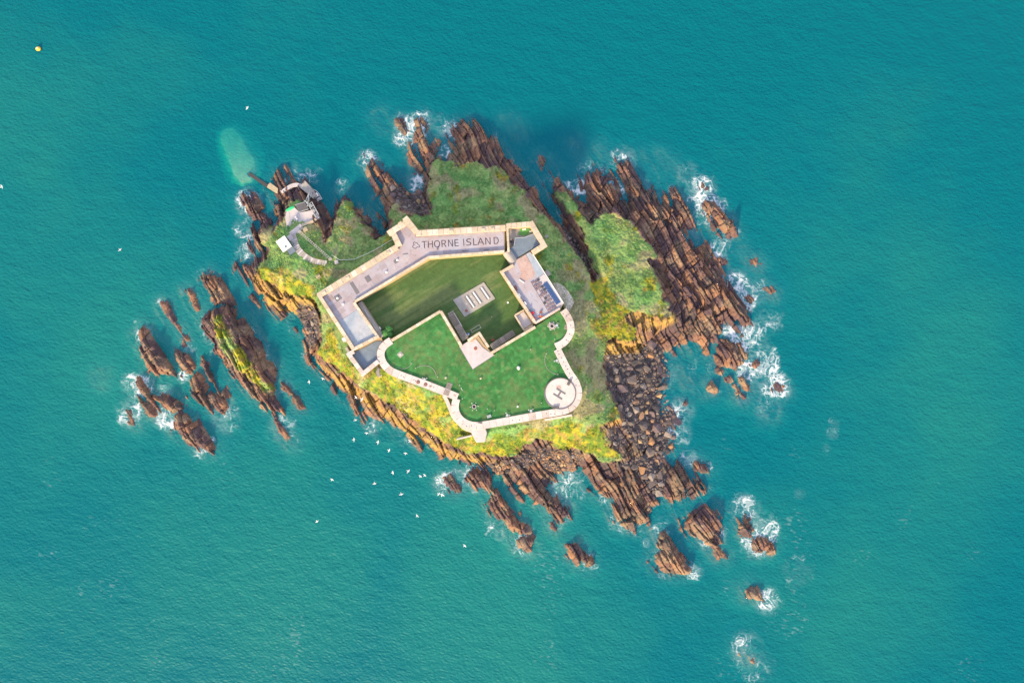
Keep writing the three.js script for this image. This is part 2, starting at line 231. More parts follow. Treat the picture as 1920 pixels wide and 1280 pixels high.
function rockColor(x, z, bed, out) {
  const n = fbm(x * 0.22, z * 0.22, 3, 31), m = fbm(x * 0.9, z * 0.9, 2, 33), b = hash(bed | 0, 3, 51), b2 = hash(bed | 0, 5, 52);
  let r = 0.150, g = 0.084, bl = 0.068; const zone = fbm(x * 0.035 + 7, z * 0.035, 3, 63);                                    // red-brown sandstone
  const t = clamp(b * 1.1 - 0.1); r = lerp(r, 0.31, t * 0.75); g = lerp(g, 0.165, t * 0.7); bl = lerp(bl, 0.085, t * 0.7);       // orange beds
  const p = ss(0.38, 0.60, b2 * 0.55 + zone * 0.45); r = lerp(r, 0.078, p * 0.85); g = lerp(g, 0.052, p * 0.85); bl = lerp(bl, 0.066, p * 0.85);   // purple-black mudstone beds
  const q = ss(0.50, 0.68, n * 0.7 + (1 - zone) * 0.3); r = lerp(r, 0.275, q * 0.6); g = lerp(g, 0.205, q * 0.6); bl = lerp(bl, 0.135, q * 0.6);   // grey-tan barnacle and lichen crust
  const d = ss(0.54, 0.68, fbm(x * 0.11 + 40, z * 0.11, 3, 61)) * ss(0.35, 0.6, m); r = lerp(r, 0.048, d * 0.75); g = lerp(g, 0.045, d * 0.75); bl = lerp(bl, 0.045, d * 0.75);   // black weed and tar lichen
  const f = 0.62 + 0.64 * m + 0.3 * (hash(x * 7.3, z * 7.3, 9) - 0.5);
  out[0] = r * f; out[1] = g * f; out[2] = bl * f;
}
const BEACH = [ // outline, share of ground covered, largest radius, label, rust share
  [[[1136, 668], [1165, 664], [1200, 662], [1212, 640], [1240, 655], [1258, 684], [1256, 720], [1252, 738], [1262, 760], [1276, 775], [1276, 796], [1266, 808], [1266, 834], [1244, 862], [1215, 850], [1190, 835], [1175, 812], [1162, 800], [1168, 786], [1148, 745], [1134, 700]], 2.5, 'dark angular boulder on the eastern boulder beach', 0.10, 'boulders of the eastern beach'],
  [[[1160, 872], [1185, 862], [1215, 855], [1240, 866], [1242, 880], [1250, 900], [1240, 930], [1225, 925], [1210, 900], [1190, 880]], 1.9, 'grey boulder between the slab point and the south-eastern rocks', 0.12, 'boulders behind the slab point'],
  [[[1138, 802], [1160, 806], [1172, 832], [1150, 832]], 1.2, 'dark boulder in the notch behind the pointed grassy spur', 0.05, 'boulders in the eastern notch'],
  [[[1020, 846], [1050, 842], [1090, 850], [1088, 868], [1070, 880], [1048, 890], [1028, 884], [1012, 862]], 1.1, 'sunlit rubble boulder in the southern cove', 0.7, 'rubble of the southern cove'],
  [[[960, 862], [990, 848], [1020, 836], [1024, 848], [1004, 866], [975, 876]], 0.9, 'dark rubble boulder at the head of the southern cove', 0.35, 'rubble at the southern cove head'],
  [[[912, 866], [935, 866], [960, 868], [952, 886], [930, 888]], 1.5, 'tawny block at the western side of the southern cove', 0.8, 'blocks west of the southern cove'],
  [[[566, 572], [590, 572], [600, 590], [603, 618], [596, 640], [584, 648], [578, 640], [574, 620], [562, 606], [556, 590]], 1.2, 'black boulder in the western cove under the fort', 0.06, 'boulders of the western cove'],
  [[[728, 352], [748, 350], [770, 360], [790, 362], [800, 380], [806, 402], [786, 404], [766, 400], [752, 386], [738, 372]], 1.5, 'dark boulder in the northern cove below the tower', 0.08, 'boulders of the northern cove'],
  [[[774, 300], [784, 320], [798, 335], [798, 356], [788, 350], [776, 322]], 1.1, 'dark boulder on the ledge beside the northern inlet', 0.04, 'boulders beside the northern inlet'],
  [[[1056, 424], [1066, 432], [1082, 455], [1098, 485], [1106, 508], [1098, 500], [1078, 472], [1060, 444]], 1.1, 'shadowed boulder on the floor of the long gully', 0.02, 'boulders in the long gully'],
].map(([o, ...r]) => { const p = pts(o, 3); return [p, ...r, boxOf(p)]; });
const beachAt = (x, z) => { let m = -9; for (const q of BEACH) { const b = q[5]; if (x > b[0] - 2 && x < b[1] + 2 && z > b[2] - 2 && z < b[3] + 2) m = Math.max(m, sdf(q[0], x, z)); } return m; };
// ---------------------------------------------------------------- island height field
const GX0 = -140, GZ0 = -117, GW = 272, GH = 222;       // coarse grid, 1 m
const SHALLOW = [[1285, 720, 60], [1275, 820, 45], [1200, 310, 60], [1100, 310, 50], [470, 440, 40], [1060, 930, 50], [880, 900, 45], [760, 260, 50], [1330, 460, 60], [1400, 560, 40], [1440, 680, 50]].map(([a, b, r]) => [X(a), Z(b), r * SC]);
const blob = (list, x, z) => { let s = 0; for (const [a, b, r] of list) { const d = ((x - a) ** 2 + (z - b) ** 2) / (r * r); if (d < 4) s = Math.max(s, Math.exp(-d)); } return s; };
const coarse = new Float32Array(GW * GH), dist = new Float32Array(GW * GH);
{
  const fixed = new Uint8Array(GW * GH);
  for (let j = 0; j < GH; j++) for (let i = 0; i < GW; i++) {
    const x = GX0 + i, z = GZ0 + j, d = sdf(COAST, x, z), o = j * GW + i; dist[o] = d;
    if (d < 0.2) { const e = Math.max(0, -d), q = lerp(0.34, 0.10, blob(SHALLOW, x, z)); coarse[o] = Math.max(-9.3, -0.15 - q * e - 0.018 * e * e); fixed[o] = 1; } else coarse[o] = Math.min(8, d * 0.7);
  }
  for (const line of HIGH) for (let s = 0; s + 1 < line.length; s++) {
    const a = line[s], b = line[s + 1], n = Math.ceil(Math.hypot(b[0] - a[0], b[1] - a[1]) * SC * 2) + 1;
    for (let k = 0; k <= n; k++) {
      const h = lerp(a[2], b[2], k / n), x = X(lerp(a[0], b[0], k / n), h), z = Z(lerp(a[1], b[1], k / n), h), i = Math.round(x - GX0), j = Math.round(z - GZ0), o = j * GW + i;
      if (i > 0 && j > 0 && i < GW - 1 && j < GH - 1) { coarse[o] = h; fixed[o] = 1; }
    }
  }
  for (let it = 0; it < 500; it++) for (let j = 1; j < GH - 1; j++) for (let i = 1; i < GW - 1; i++) { const o = j * GW + i; if (!fixed[o]) coarse[o] += 1.7 * ((coarse[o - 1] + coarse[o + 1] + coarse[o - GW] + coarse[o + GW]) / 4 - coarse[o]); }
}
function bil(a, x, z) { const fx = clamp(x - GX0, 0, GW - 1.001), fz = clamp(z - GZ0, 0, GH - 1.001), i = Math.floor(fx), j = Math.floor(fz), u = fx - i, v = fz - j, o = j * GW + i; return lerp(lerp(a[o], a[o + 1], u), lerp(a[o + GW], a[o + GW + 1], u), v); }
const SUN_YELLOW = [pts([[470, 505], [500, 505], [540, 522], [580, 534], [596, 556], [604, 575], [585, 590], [540, 570], [490, 540]], 8), pts([[585, 664], [612, 640], [640, 664], [680, 706], [712, 690], [784, 724], [842, 750], [846, 785], [890, 812], [960, 806], [1084, 780], [1140, 796], [1172, 868], [1090, 850], [1030, 830], [930, 872], [800, 826], [690, 745], [600, 690]], 10), pts([[1112, 530], [1135, 525], [1160, 565], [1185, 596], [1262, 600], [1262, 610], [1190, 612], [1200, 662], [1140, 668], [1125, 640], [1128, 590]], 10), pts([[600, 570], [612, 600], [640, 640], [620, 660], [606, 620]], 13)];  // slopes where part of the sunlit gold is put into the grass colour
const OCHRE = [pts([[470, 512], [500, 520], [540, 540], [590, 556], [596, 574], [580, 592], [540, 588], [500, 572], [478, 548]], 4), pts([[1172, 572], [1205, 585], [1240, 594], [1262, 588], [1270, 604], [1235, 620], [1195, 614], [1178, 600]], 8), pts([[1122, 640], [1145, 632], [1180, 638], [1200, 630], [1204, 660], [1185, 672], [1140, 674], [1126, 664]], 8), pts([[590, 672], [640, 704], [700, 742], [770, 795], [840, 842], [930, 862], [925, 872], [830, 858], [760, 812], [690, 760], [620, 712], [584, 684]], 3), pts([[1160, 780], [1130, 790], [1140, 800], [1166, 792]], 9), pts([[384, 660], [410, 676], [440, 708], [480, 744], [470, 750], [430, 712], [400, 684]], 3)];
const STRAW = [[880, 360, 16], [845, 345, 10], [1130, 720, 26], [1110, 690, 20], [1115, 640, 14], [1060, 520, 18], [1085, 600, 14], [960, 350, 16], [990, 390, 14], [760, 760, 22], [680, 700, 14], [650, 430, 20], [595, 420, 18], [605, 440, 12], [1100, 760, 18], [520, 520, 12], [1000, 822, 12], [935, 335, 10]].map(([a, b, r]) => [X(a, 12), Z(b, 12), r * SC]);
const GREENS = [[790, 395, 20], [830, 390, 26], [900, 390, 26], [960, 400, 18], [860, 420, 24], [1020, 480, 16], [1040, 530, 18], [730, 740, 16], [790, 770, 20], [850, 820, 22], [940, 815, 24], [1060, 800, 10], [1150, 440, 20], [1175, 480, 22], [1200, 530, 22], [1215, 560, 18], [870, 330, 20], [900, 340, 22], [1130, 420, 12], [900, 835, 14], [720, 720, 12], [1120, 745, 8], [560, 470, 30], [530, 450, 20], [520, 490, 16]].map(([a, b, r]) => [X(a, 12), Z(b, 12), r * SC]);
const mix3 = (o, c, t) => { o[0] = lerp(o[0], c[0], t); o[1] = lerp(o[1], c[1], t); o[2] = lerp(o[2], c[2], t); };
function vegColor(x, z, yel, out) {
  const a = fbm(x * 0.10, z * 0.10, 4, 71), b = fbm(x * 0.5, z * 0.5, 3, 72), c = noise(x * 1.7, z * 1.7, 73), e = noise(x * 3.1, z * 3.1, 78), g = blob(GREENS, x, z), s = blob(STRAW, x, z);
  out[0] = 0.160; out[1] = 0.265; out[2] = 0.078;
  mix3(out, [0.110, 0.250, 0.072], ss(0.48, 0.64, a + 0.14 * g) * 0.85); mix3(out, [0.255, 0.305, 0.11], ss(0.48, 0.68, b * 0.6 + c * 0.4) * 0.7);
  mix3(out, [0.29, 0.245, 0.14], clamp(ss(0.47, 0.64, fbm(x * 0.2, z * 0.2, 3, 74) + 0.30 * s - 0.16 * g - 0.03)) * 0.75);
  mix3(out, [0.090, 0.260, 0.062], g * 0.5);
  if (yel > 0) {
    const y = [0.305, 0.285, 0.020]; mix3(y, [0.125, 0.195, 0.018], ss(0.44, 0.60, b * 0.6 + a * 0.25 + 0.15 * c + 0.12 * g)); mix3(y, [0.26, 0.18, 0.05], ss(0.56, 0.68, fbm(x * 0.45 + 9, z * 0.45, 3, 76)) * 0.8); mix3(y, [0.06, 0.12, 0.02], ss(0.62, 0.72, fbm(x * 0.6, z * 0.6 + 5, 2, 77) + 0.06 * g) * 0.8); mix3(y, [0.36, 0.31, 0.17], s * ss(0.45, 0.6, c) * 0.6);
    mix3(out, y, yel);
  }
  const f = 0.62 + 0.42 * c + 0.38 * e; out[0] *= f; out[1] *= f; out[2] *= f;
}
function lawnColor(x, z, out) {
  const a = fbm(x * 0.09, z * 0.09, 4, 81), b = fbm(x * 0.7, z * 0.7, 3, 82), c = noise(x * 3, z * 3, 83);
  out[0] = 0.030; out[1] = 0.155; out[2] = 0.036; mix3(out, [0.062, 0.170, 0.046], ss(0.46, 0.66, a)); mix3(out, [0.046, 0.200, 0.052], ss(0.5, 0.7, b) * 0.7);
  const wear = ss(0.62, 0.74, fbm(x * 0.25 + 3, z * 0.25, 3, 84)); mix3(out, [0.12, 0.17, 0.06], wear * 0.4);
  const mow = noise((x * 0.85 - z * 0.52) * 0.02, (x * 0.52 + z * 0.85) * 0.55, 86), dry = ss(0.60, 0.70, fbm(x * 0.5 + 4, z * 0.5, 3, 87)); mix3(out, [0.14, 0.19, 0.07], dry * 0.45);
  const f = 0.84 + 0.30 * c + 0.5 * (b - 0.5) + 0.16 * (mow - 0.5); out[0] *= f; out[1] *= f; out[2] *= f;
}
function courtColor(x, z, out) {
  const u = x * 0.85 - z * 0.52, v = x * 0.52 + z * 0.85, a = fbm(u * 0.05, v * 0.18, 4, 91), b = fbm(x * 0.6, z * 0.6, 3, 92), m = noise(u * 0.06, v * 1.1, 93), c = noise(x * 3, z * 3, 94);
  out[0] = 0.062; out[1] = 0.130; out[2] = 0.036; mix3(out, [0.125, 0.175, 0.062], ss(0.42, 0.62, a)); mix3(out, [0.05, 0.105, 0.026], ss(0.5, 0.8, m) * 0.6);
  const f = 0.78 + 0.3 * c + 0.3 * (b - 0.5); out[0] *= f; out[1] *= f; out[2] *= f;
}
const CELL = 0.34, FX0 = GX0 + 3, FZ0 = GZ0 + 3, FW = Math.floor((GW - 7) / CELL), FH = Math.floor((GH - 7) / CELL);
const fine = new Float32Array(FW * FH), vegMask = new Float32Array(FW * FH), yelMask = new Float32Array(FW * FH);
function groundAt(x, z) { const i = clamp(Math.round((x - FX0) / CELL), 0, FW - 1), j = clamp(Math.round((z - FZ0) / CELL), 0, FH - 1); return fine[j * FW + i]; }
function maskAt(a, x, z) { const i = clamp(Math.round((x - FX0) / CELL), 0, FW - 1), j = clamp(Math.round((z - FZ0) / CELL), 0, FH - 1); return a[j * FW + i]; }
const earthGrain = tex(512, 512, (i, j) => { const g = 0.5 * tileNoise(i / 512, j / 512, 24, 4, 5) + 0.5 * hash(i, j, 4); return [g, g, g]; });
const terrainMat = new THREE.MeshStandardMaterial({ vertexColors: true, roughness: 0.95, bumpScale: 0.10 });
{ const t = earthGrain.clone(); t.repeat.set(1 / 30, 1 / 30); t.needsUpdate = true; terrainMat.bumpMap = t; }
function heightMesh(W, H, x0, z0, cell, h, col, keep) {  // triangles of a height field for which keep() is true, unused points dropped
  const idx = new Int32Array(W * H).fill(-1), pos = [], clr = [], uv = [], tri = [];
  const use = (o) => { if (idx[o] < 0) { idx[o] = pos.length / 3; const i = o % W, j = (o / W) | 0; pos.push(x0 + i * cell, h[o], z0 + j * cell); uv.push(x0 + i * cell, z0 + j * cell); clr.push(col[o * 3], col[o * 3 + 1], col[o * 3 + 2]); } return idx[o]; };
  for (let j = 0; j + 1 < H; j++) for (let i = 0; i + 1 < W; i++) {
    const o = j * W + i; if (!keep(o, i, j)) continue;
    const a = use(o), b = use(o + 1), c = use(o + W), d = use(o + W + 1);
    if (Math.abs(h[o] - h[o + W + 1]) < Math.abs(h[o + 1] - h[o + W])) tri.push(a, c, d, a, d, b); else tri.push(a, c, b, b, c, d);
  }
  const g = new THREE.BufferGeometry(); g.setAttribute('position', new THREE.Float32BufferAttribute(pos, 3)); g.setAttribute('color', new THREE.Float32BufferAttribute(clr, 3)); g.setAttribute('uv', new THREE.Float32BufferAttribute(uv, 2)); g.setIndex(tri); g.computeVertexNormals(); return g;
}
{
  const col = new Float32Array(FW * FH * 3), kind = new Uint8Array(FW * FH), c = [0, 0, 0], r = [0, 0, 0];
  const bl = boxOf(LAWN), bc = boxOf(COURT), bf = boxOf(FORT), yb = SUN_YELLOW.map(boxOf), ob = OCHRE.map(boxOf), lerp3 = (a, b, t) => a.map((q, k) => lerp(q, b[k], t)), inb = (b, x, z, m) => x > b[0] - m && x < b[1] + m && z > b[2] - m && z < b[3] + m;
  // coarse distance to the edge of the vegetation
  const vd = new Float32Array(GW * GH); for (let j = 0; j < GH; j++) for (let i = 0; i < GW; i++) vd[j * GW + i] = Math.max(...VEG.map((p) => sdf(p, GX0 + i, GZ0 + j)));
  for (let j = 0; j < FH; j++) for (let i = 0; i < FW; i++) {
    const o = j * FW + i, x = FX0 + i * CELL, z = FZ0 + j * CELL, d = bil(dist, x, z);
    let h = bil(coarse, x, z);
    if (d < -21) { fine[o] = -9.3; continue; }
    const v = ss(-0.8, 0.8, bil(vd, x, z) + (fbm(x * 0.35, z * 0.35, 3, 101) - 0.5) * 5); vegMask[o] = v;
    let yel = 0; for (let q = 0; q < SUN_YELLOW.length; q++) if (inb(yb[q], x, z, 4)) yel = Math.max(yel, ss(-3, 3, sdf(SUN_YELLOW[q], x, z)));
    yel = ss(0.46, 0.60, fbm(x * 0.16, z * 0.16, 4, 103) + 0.40 * (yel - 0.42)); yelMask[o] = yel;   // ragged dry grass, thickened on sun-facing slopes to paint in golden sunlight
    const inFort = inb(bf, x, z, 2) ? sdf(FORT, x, z) : -9;
    let lawn = inb(bl, x, z, 2) ? sdf(LAWN, x, z) : -9, court = inb(bc, x, z, 2) ? sdf(COURT, x, z) : -9;
    if (lawn > -0.6) { kind[o] = 1; h = 21.6 + 0.10 * fbm(x * 0.8, z * 0.8, 2, 7) + 0.25 * (fbm(x * 0.05, z * 0.05, 2, 8) - 0.5); lawnColor(x, z, c); }
    else if (court > -0.6) { kind[o] = 2; h = 17 + 0.10 * fbm(x * 0.8, z * 0.8, 2, 9); courtColor(x, z, c); }
    else {
      if (inFort > 1.0) h = Math.min(h, 17.0);
      const [rr, bed] = rockRelief(x, z), near = ss(-7, 1.5, d);
      const rough = (fbm(x * 0.45, z * 0.45, 4, 111) - 0.5) * 0.9 + (noise(x * 1.9, z * 1.9, 112) - 0.5) * 0.35;
      const onBeach = ss(-2, 1, beachAt(x, z)), amp = inFort > -1 ? 0.15 : 1 - 0.72 * onBeach;
      h += amp * (lerp(rr * 1.25 * near, rough, v) + (1 - v) * (noise(x * 1.6, z * 1.6, 113) - 0.5) * 0.12);
      vegColor(x, z, yel, c); rockColor(x, z, bed, r); let oc = -9; for (let q = 0; q < OCHRE.length; q++) if (inb(ob[q], x, z, 4)) oc = Math.max(oc, sdf(OCHRE[q], x, z)); if (oc > -3) mix3(r, lerp3([0.33, 0.185, 0.062], [0.36, 0.265, 0.055], fbm(x * 0.4, z * 0.4, 3, 118)), ss(-1.5, 1.5, oc + 5 * (fbm(x * 0.3, z * 0.3, 3, 117) - 0.5)) * (0.45 + 0.5 * ss(0.3, 0.6, noise(x * 0.9, z * 0.9, 119))));   // ochre clay and lichen, laid on sun-facing cliffs to colour in their glow
      const bd = beachAt(x, z); if (bd > -2) mix3(r, [0.075, 0.065, 0.066], ss(-1.5, 0.5, bd + 2 * (noise(x * 0.6, z * 0.6, 114) - 0.5)) * 0.85); mix3(c, r, 1 - v);
    }
    fine[o] = h; col[o * 3] = c[0]; col[o * 3 + 1] = c[1]; col[o * 3 + 2] = c[2];
  }
  const kd = (o) => Math.max(kind[o], kind[o + 1], kind[o + FW], kind[o + FW + 1]);
  const low = (o) => fine[o] < -9.25 && fine[o + 1] < -9.25 && fine[o + FW] < -9.25 && fine[o + FW + 1] < -9.25;
  structure('island_terrain', heightMesh(FW, FH, FX0, FZ0, CELL, fine, col, (o) => kd(o) === 0 && !low(o)), terrainMat, 'rocky grass-topped island with bedded red-brown cliffs and ledges');
  structure('upper_lawn', heightMesh(FW, FH, FX0, FZ0, CELL, fine, col, (o) => kd(o) === 1), terrainMat, 'bright mown lawn inside the curved battery wall');
  structure('courtyard_lawn', heightMesh(FW, FH, FX0, FZ0, CELL, fine, col, (o) => kd(o) === 2), terrainMat, 'olive green sunken courtyard grass between the fort ranges');
}
console.log('terrain done');
// ---------------------------------------------------------------- rocks standing in the sea
const SKERRIES = [ // outline, height, label
  [[[262, 610], [272, 612], [285, 630], [300, 655], [318, 680], [332, 697], [345, 710], [330, 704], [300, 700], [276, 690], [266, 665], [256, 640], [252, 625]], 4.2, 'long leaning sea rock with a shadowed ledge, outermost on the western side'],
  [[[326, 660], [336, 655], [350, 660], [362, 675], [366, 692], [358, 703], [340, 697], [328, 680]], 2.6, 'rounded rough sea rock beside the long leaning western ledge'],
  [[[300, 567], [312, 567], [322, 585], [332, 606], [347, 628], [350, 636], [342, 634], [326, 612], [312, 595], [300, 582]], 1.3, 'narrow low wavy reef west of the grassy stack'],
  [[[336, 630], [343, 632], [348, 648], [343, 656], [338, 648]], 0.6, 'small drowned reef below the narrow wavy reef'],
  [[[346, 543], [352, 543], [364, 552], [368, 566], [374, 582], [368, 584], [358, 572], [350, 556]], 1.3, 'small split two-ridged reef west of the finger-shaped rock'],
  [[[379, 520], [392, 513], [405, 520], [418, 535], [428, 555], [438, 570], [430, 575], [412, 576], [398, 570], [386, 552], [379, 536]], 2.4, 'pale finger-shaped tidal rock at the head of the grassy stack'],
  [[[376, 600], [392, 590], [405, 575], [420, 572], [440, 580], [445, 598], [460, 598], [478, 628], [492, 650], [500, 672], [514, 688], [518, 698], [516, 722], [514, 740], [528, 768], [520, 775], [500, 760], [486, 748], [470, 735], [455, 720], [444, 706], [428, 690], [415, 674], [404, 665], [396, 655], [402, 645], [384, 634], [378, 616]], 7.5, 'large grassy-backed sea stack, biggest of the western rocks'],
  [[[502, 742], [520, 756], [536, 772], [534, 778], [520, 770], [508, 758]], 1.6, 'small slanting rock off the southern tip of the grassy stack'],
  [[[548, 742], [556, 746], [566, 762], [562, 766], [552, 754]], 0.8, 'thin sliver of rock in the strait east of the grassy stack'],
  [[[525, 716], [532, 718], [548, 738], [544, 742], [530, 730]], 1.0, 'short sliver of rock just off the grassy stack'],
  [[[519, 790], [530, 800], [544, 820], [546, 832], [536, 826], [524, 808]], 0.7, 'wave-washed reef trailing south of the grassy stack'],
  [[[370, 696], [378, 704], [390, 718], [398, 732], [412, 742], [424, 748], [420, 778], [408, 776], [390, 768], [368, 752], [354, 738], [352, 728], [358, 708]], 3.6, 'dark humped sea rock between two western ledges'],
  [[[382, 676], [390, 674], [398, 692], [406, 712], [418, 730], [428, 746], [420, 750], [406, 738], [396, 716], [386, 696]], 2.4, 'narrow dark rock rib behind the humped rock'],
  [[[256, 716], [264, 714], [274, 724], [286, 738], [298, 744], [320, 742], [336, 754], [342, 764], [326, 776], [312, 770], [296, 756], [280, 744], [262, 732]], 3.0, 'foam-ringed slab rock at the south-western end'],
  [[[326, 780], [338, 770], [356, 782], [370, 802], [384, 818], [396, 832], [398, 844], [384, 844], [362, 832], [342, 816], [322, 806]], 3.4, 'layered orange slab rock, southernmost of the western rocks'],
  [[[262, 746], [270, 752], [282, 766], [290, 778], [280, 778], [266, 764]], 1.2, 'low orange ledge in front of the foam-ringed slab'],
  [[[234, 768], [242, 770], [250, 786], [250, 796], [240, 792]], 0.5, 'tiny foam-covered rock at the far west'],
  [[[462, 556], [472, 552], [486, 572], [484, 576], [474, 568]], 1.2, 'small pale tilted rock under the yellow western cliff'],
  [[[743, 226], [752, 222], [764, 234], [768, 246], [758, 252], [748, 242]], 0.8, 'brown wave-swept rock west of the northern channel'],
  [[[776, 226], [790, 220], [802, 230], [800, 240], [786, 238]], 0.7, 'low rounded rock in the northern surf'],
  [[[946, 222], [954, 220], [966, 232], [974, 244], [966, 248], [954, 238]], -0.55, 'drowned pale reef north of the island'],
  [[[1260, 300], [1274, 310], [1292, 328], [1300, 340], [1288, 338], [1270, 318]], -0.5, 'drowned reef in the north-eastern shallows'],
  [[[1308, 346], [1318, 342], [1326, 352], [1318, 360], [1310, 358]], 0.6, 'small rounded rock in the north-eastern surf'],
  [[[1316, 382], [1326, 376], [1340, 384], [1356, 400], [1372, 418], [1380, 436], [1370, 442], [1352, 438], [1336, 426], [1328, 410], [1318, 396]], 3.4, 'orange-faced isolated rock off the north-eastern ledges'],
  [[[1408, 486], [1416, 484], [1428, 494], [1424, 500], [1412, 496]], 0.4, 'small orange awash rock east of the ledges'],
  [[[1432, 540], [1442, 536], [1454, 546], [1452, 554], [1438, 550]], 0.4, 'small tawny awash rock, easternmost of all'],
  [[[1340, 484], [1352, 482], [1360, 494], [1352, 500], [1344, 496]], 0.9, 'small mossy knob against the eastern ledges'],
  [[[1394, 554], [1404, 550], [1414, 562], [1410, 574], [1400, 568]], 1.4, 'small orange knob off the eastern ledge tip'],
  [[[1352, 638], [1362, 634], [1376, 640], [1386, 660], [1394, 680], [1380, 694], [1368, 690], [1354, 690], [1344, 704], [1338, 696], [1342, 680], [1344, 660]], 4.0, 'tall dark and orange ribbed rock off the eastern point'],
  [[[1380, 644], [1388, 642], [1398, 660], [1402, 668], [1396, 674], [1386, 660]], 1.5, 'thin upright orange rock splinter beside the ribbed rock'],
  [[[1402, 684], [1412, 678], [1422, 672], [1426, 682], [1416, 692], [1406, 692]], 1.4, 'small orange rock in the eastern surf'],
  [[[1338, 696], [1350, 688], [1360, 694], [1356, 704], [1344, 706]], 1.8, 'squat orange rock at the foot of the ribbed rock'],
  [[[1356, 706], [1368, 702], [1376, 712], [1368, 722], [1358, 716]], 1.6, 'squat cracked rock south of the ribbed rock'],
  [[[1372, 722], [1378, 720], [1398, 746], [1394, 748], [1382, 738]], 1.2, 'long thin rock spit running into the eastern bay'],
  [[[1384, 708], [1392, 706], [1404, 726], [1406, 734], [1396, 730], [1386, 718]], 1.6, 'ribbed narrow rock beside the thin spit'],
  [[[1324, 728], [1332, 718], [1344, 726], [1342, 732], [1328, 734]], 1.4, 'lone pointed rock in the eastern bay'],
  [[[1274, 752], [1284, 750], [1288, 758], [1280, 762]], 0.6, 'small orange rock awash off the boulder beach'],
  [[[1446, 722], [1456, 716], [1470, 726], [1474, 736], [1462, 736], [1450, 730]], 0.15, 'surf-covered reef at the eastern edge'],
  [[[1298, 868], [1310, 866], [1322, 874], [1328, 884], [1318, 888], [1304, 880]], 1.4, 'rounded orange rock off the south-eastern boulders'],
  [[[1278, 966], [1292, 958], [1312, 954], [1330, 948], [1346, 954], [1356, 968], [1352, 986], [1344, 994], [1352, 1016], [1340, 1022], [1320, 1018], [1304, 1008], [1290, 1000], [1276, 992], [1280, 982], [1272, 974]], 3.4, 'broad jagged dark rock south-east of the slab point'],
  [[[1342, 1026], [1350, 1030], [1352, 1042], [1346, 1046], [1340, 1036]], 0.8, 'small orange rock beside the broad jagged rock'],
  [[[1234, 998], [1246, 994], [1256, 1008], [1266, 1026], [1280, 1046], [1296, 1068], [1290, 1074], [1268, 1076], [1240, 1068], [1222, 1054], [1226, 1044], [1234, 1030], [1232, 1012]], 4.2, 'triangular dark-topped rock with bright southern face'],
  [[[1388, 970], [1398, 960], [1408, 972], [1412, 990], [1404, 1006], [1394, 1004], [1386, 990]], 1.6, 'surf-ringed rock, upper of the south-eastern pair'],
  [[[1414, 1012], [1424, 1004], [1440, 1008], [1450, 1022], [1444, 1032], [1428, 1036], [1414, 1030]], 1.8, 'surf-ringed rock, lower of the south-eastern pair'],
  [[[1396, 1104], [1408, 1098], [1418, 1108], [1430, 1124], [1420, 1124], [1402, 1118]], 1.8, 'small wedge rock alone far south-east'],
  [[[1390, 1216], [1396, 1218], [1408, 1234], [1412, 1242], [1402, 1238], [1392, 1226]], 0.4, 'last wave-washed rock near the bottom edge'],
  [[[1070, 1022], [1082, 1018], [1096, 1032], [1110, 1056], [1104, 1064], [1086, 1056], [1070, 1044]], 2.2, 'lone tawny rock south of the island'],
  [[[1364, 1046], [1340, 1030], [1344, 1028], [1366, 1042]], 0.3, 'thin awash reef near the jagged rock'],
  [[[826, 894], [838, 884], [850, 890], [858, 906], [866, 920], [858, 926], [844, 922], [830, 908]], 1.8, 'orange foam-edged rock off the southern cove, western one'],
  [[[874, 898], [880, 886], [894, 876], [906, 884], [920, 900], [932, 922], [936, 932], [924, 926], [908, 914], [890, 912]], 2.6, 'dark overhung rock at the southern cove mouth'],
  [[[912, 944], [926, 930], [944, 934], [956, 950], [968, 968], [984, 986], [988, 998], [974, 1000], [956, 996], [936, 982], [920, 964]], 3.4, 'long bedded tawny rock lying south of the cove'],
  [[[964, 1012], [978, 1006], [998, 1010], [996, 1030], [986, 1038], [970, 1028]], 1.6, 'tawny rock end trailing south of the long bedded rock'],
  [[[1028, 978], [1040, 984], [1044, 992], [1034, 990]], 0.7, 'small sliver rock off the southern ledge'],
  [[[1076, 268], [1084, 266], [1100, 284], [1106, 300], [1098, 300], [1084, 284]], -0.5, 'drowned brown reef north of the twin ribs'],
  [[[1120, 272], [1128, 272], [1142, 292], [1140, 300], [1130, 292]], -0.35, 'drowned reef finger beside the northern ledge head'],
  [[[1196, 286], [1206, 284], [1226, 310], [1240, 334], [1230, 336], [1212, 314]], -0.7, 'long drowned reef outside the north-eastern ledges'],
  [[[1236, 282], [1246, 284], [1262, 306], [1258, 312], [1246, 300]], -0.6, 'short drowned reef in the north-eastern shallows'],
  [[[1388, 466], [1398, 462], [1408, 474], [1404, 482], [1394, 478]], -0.6, 'drowned tawny reef east of the ledges'],
  [[[1264, 694], [1274, 686], [1296, 714], [1298, 730], [1286, 722], [1272, 706]], -0.45, 'drowned purple reef in the eastern bay'],
  [[[1434, 770], [1450, 762], [1462, 770], [1456, 782], [1440, 784]], -0.9, 'drowned reef at the southern end of the eastern surf'],
  [[[700, 210], [716, 206], [728, 222], [730, 240], [718, 238], [706, 226]], -0.9, 'drowned reef west of the northern surf'],
  [[[172, 700], [186, 694], [194, 708], [188, 720], [176, 716]], -0.35, 'dark drowned reef in open water far west'],
].map(([o, h, l]) => [pts(o), h, l]);
const STACK = SKERRIES.find((s) => s[1] === 7.5)[0];
const STACKVEG = pts([[404, 592], [412, 594], [428, 622], [446, 650], [464, 676], [484, 706], [508, 730], [500, 736], [476, 722], [452, 700], [430, 678], [408, 648], [400, 620]], 6);
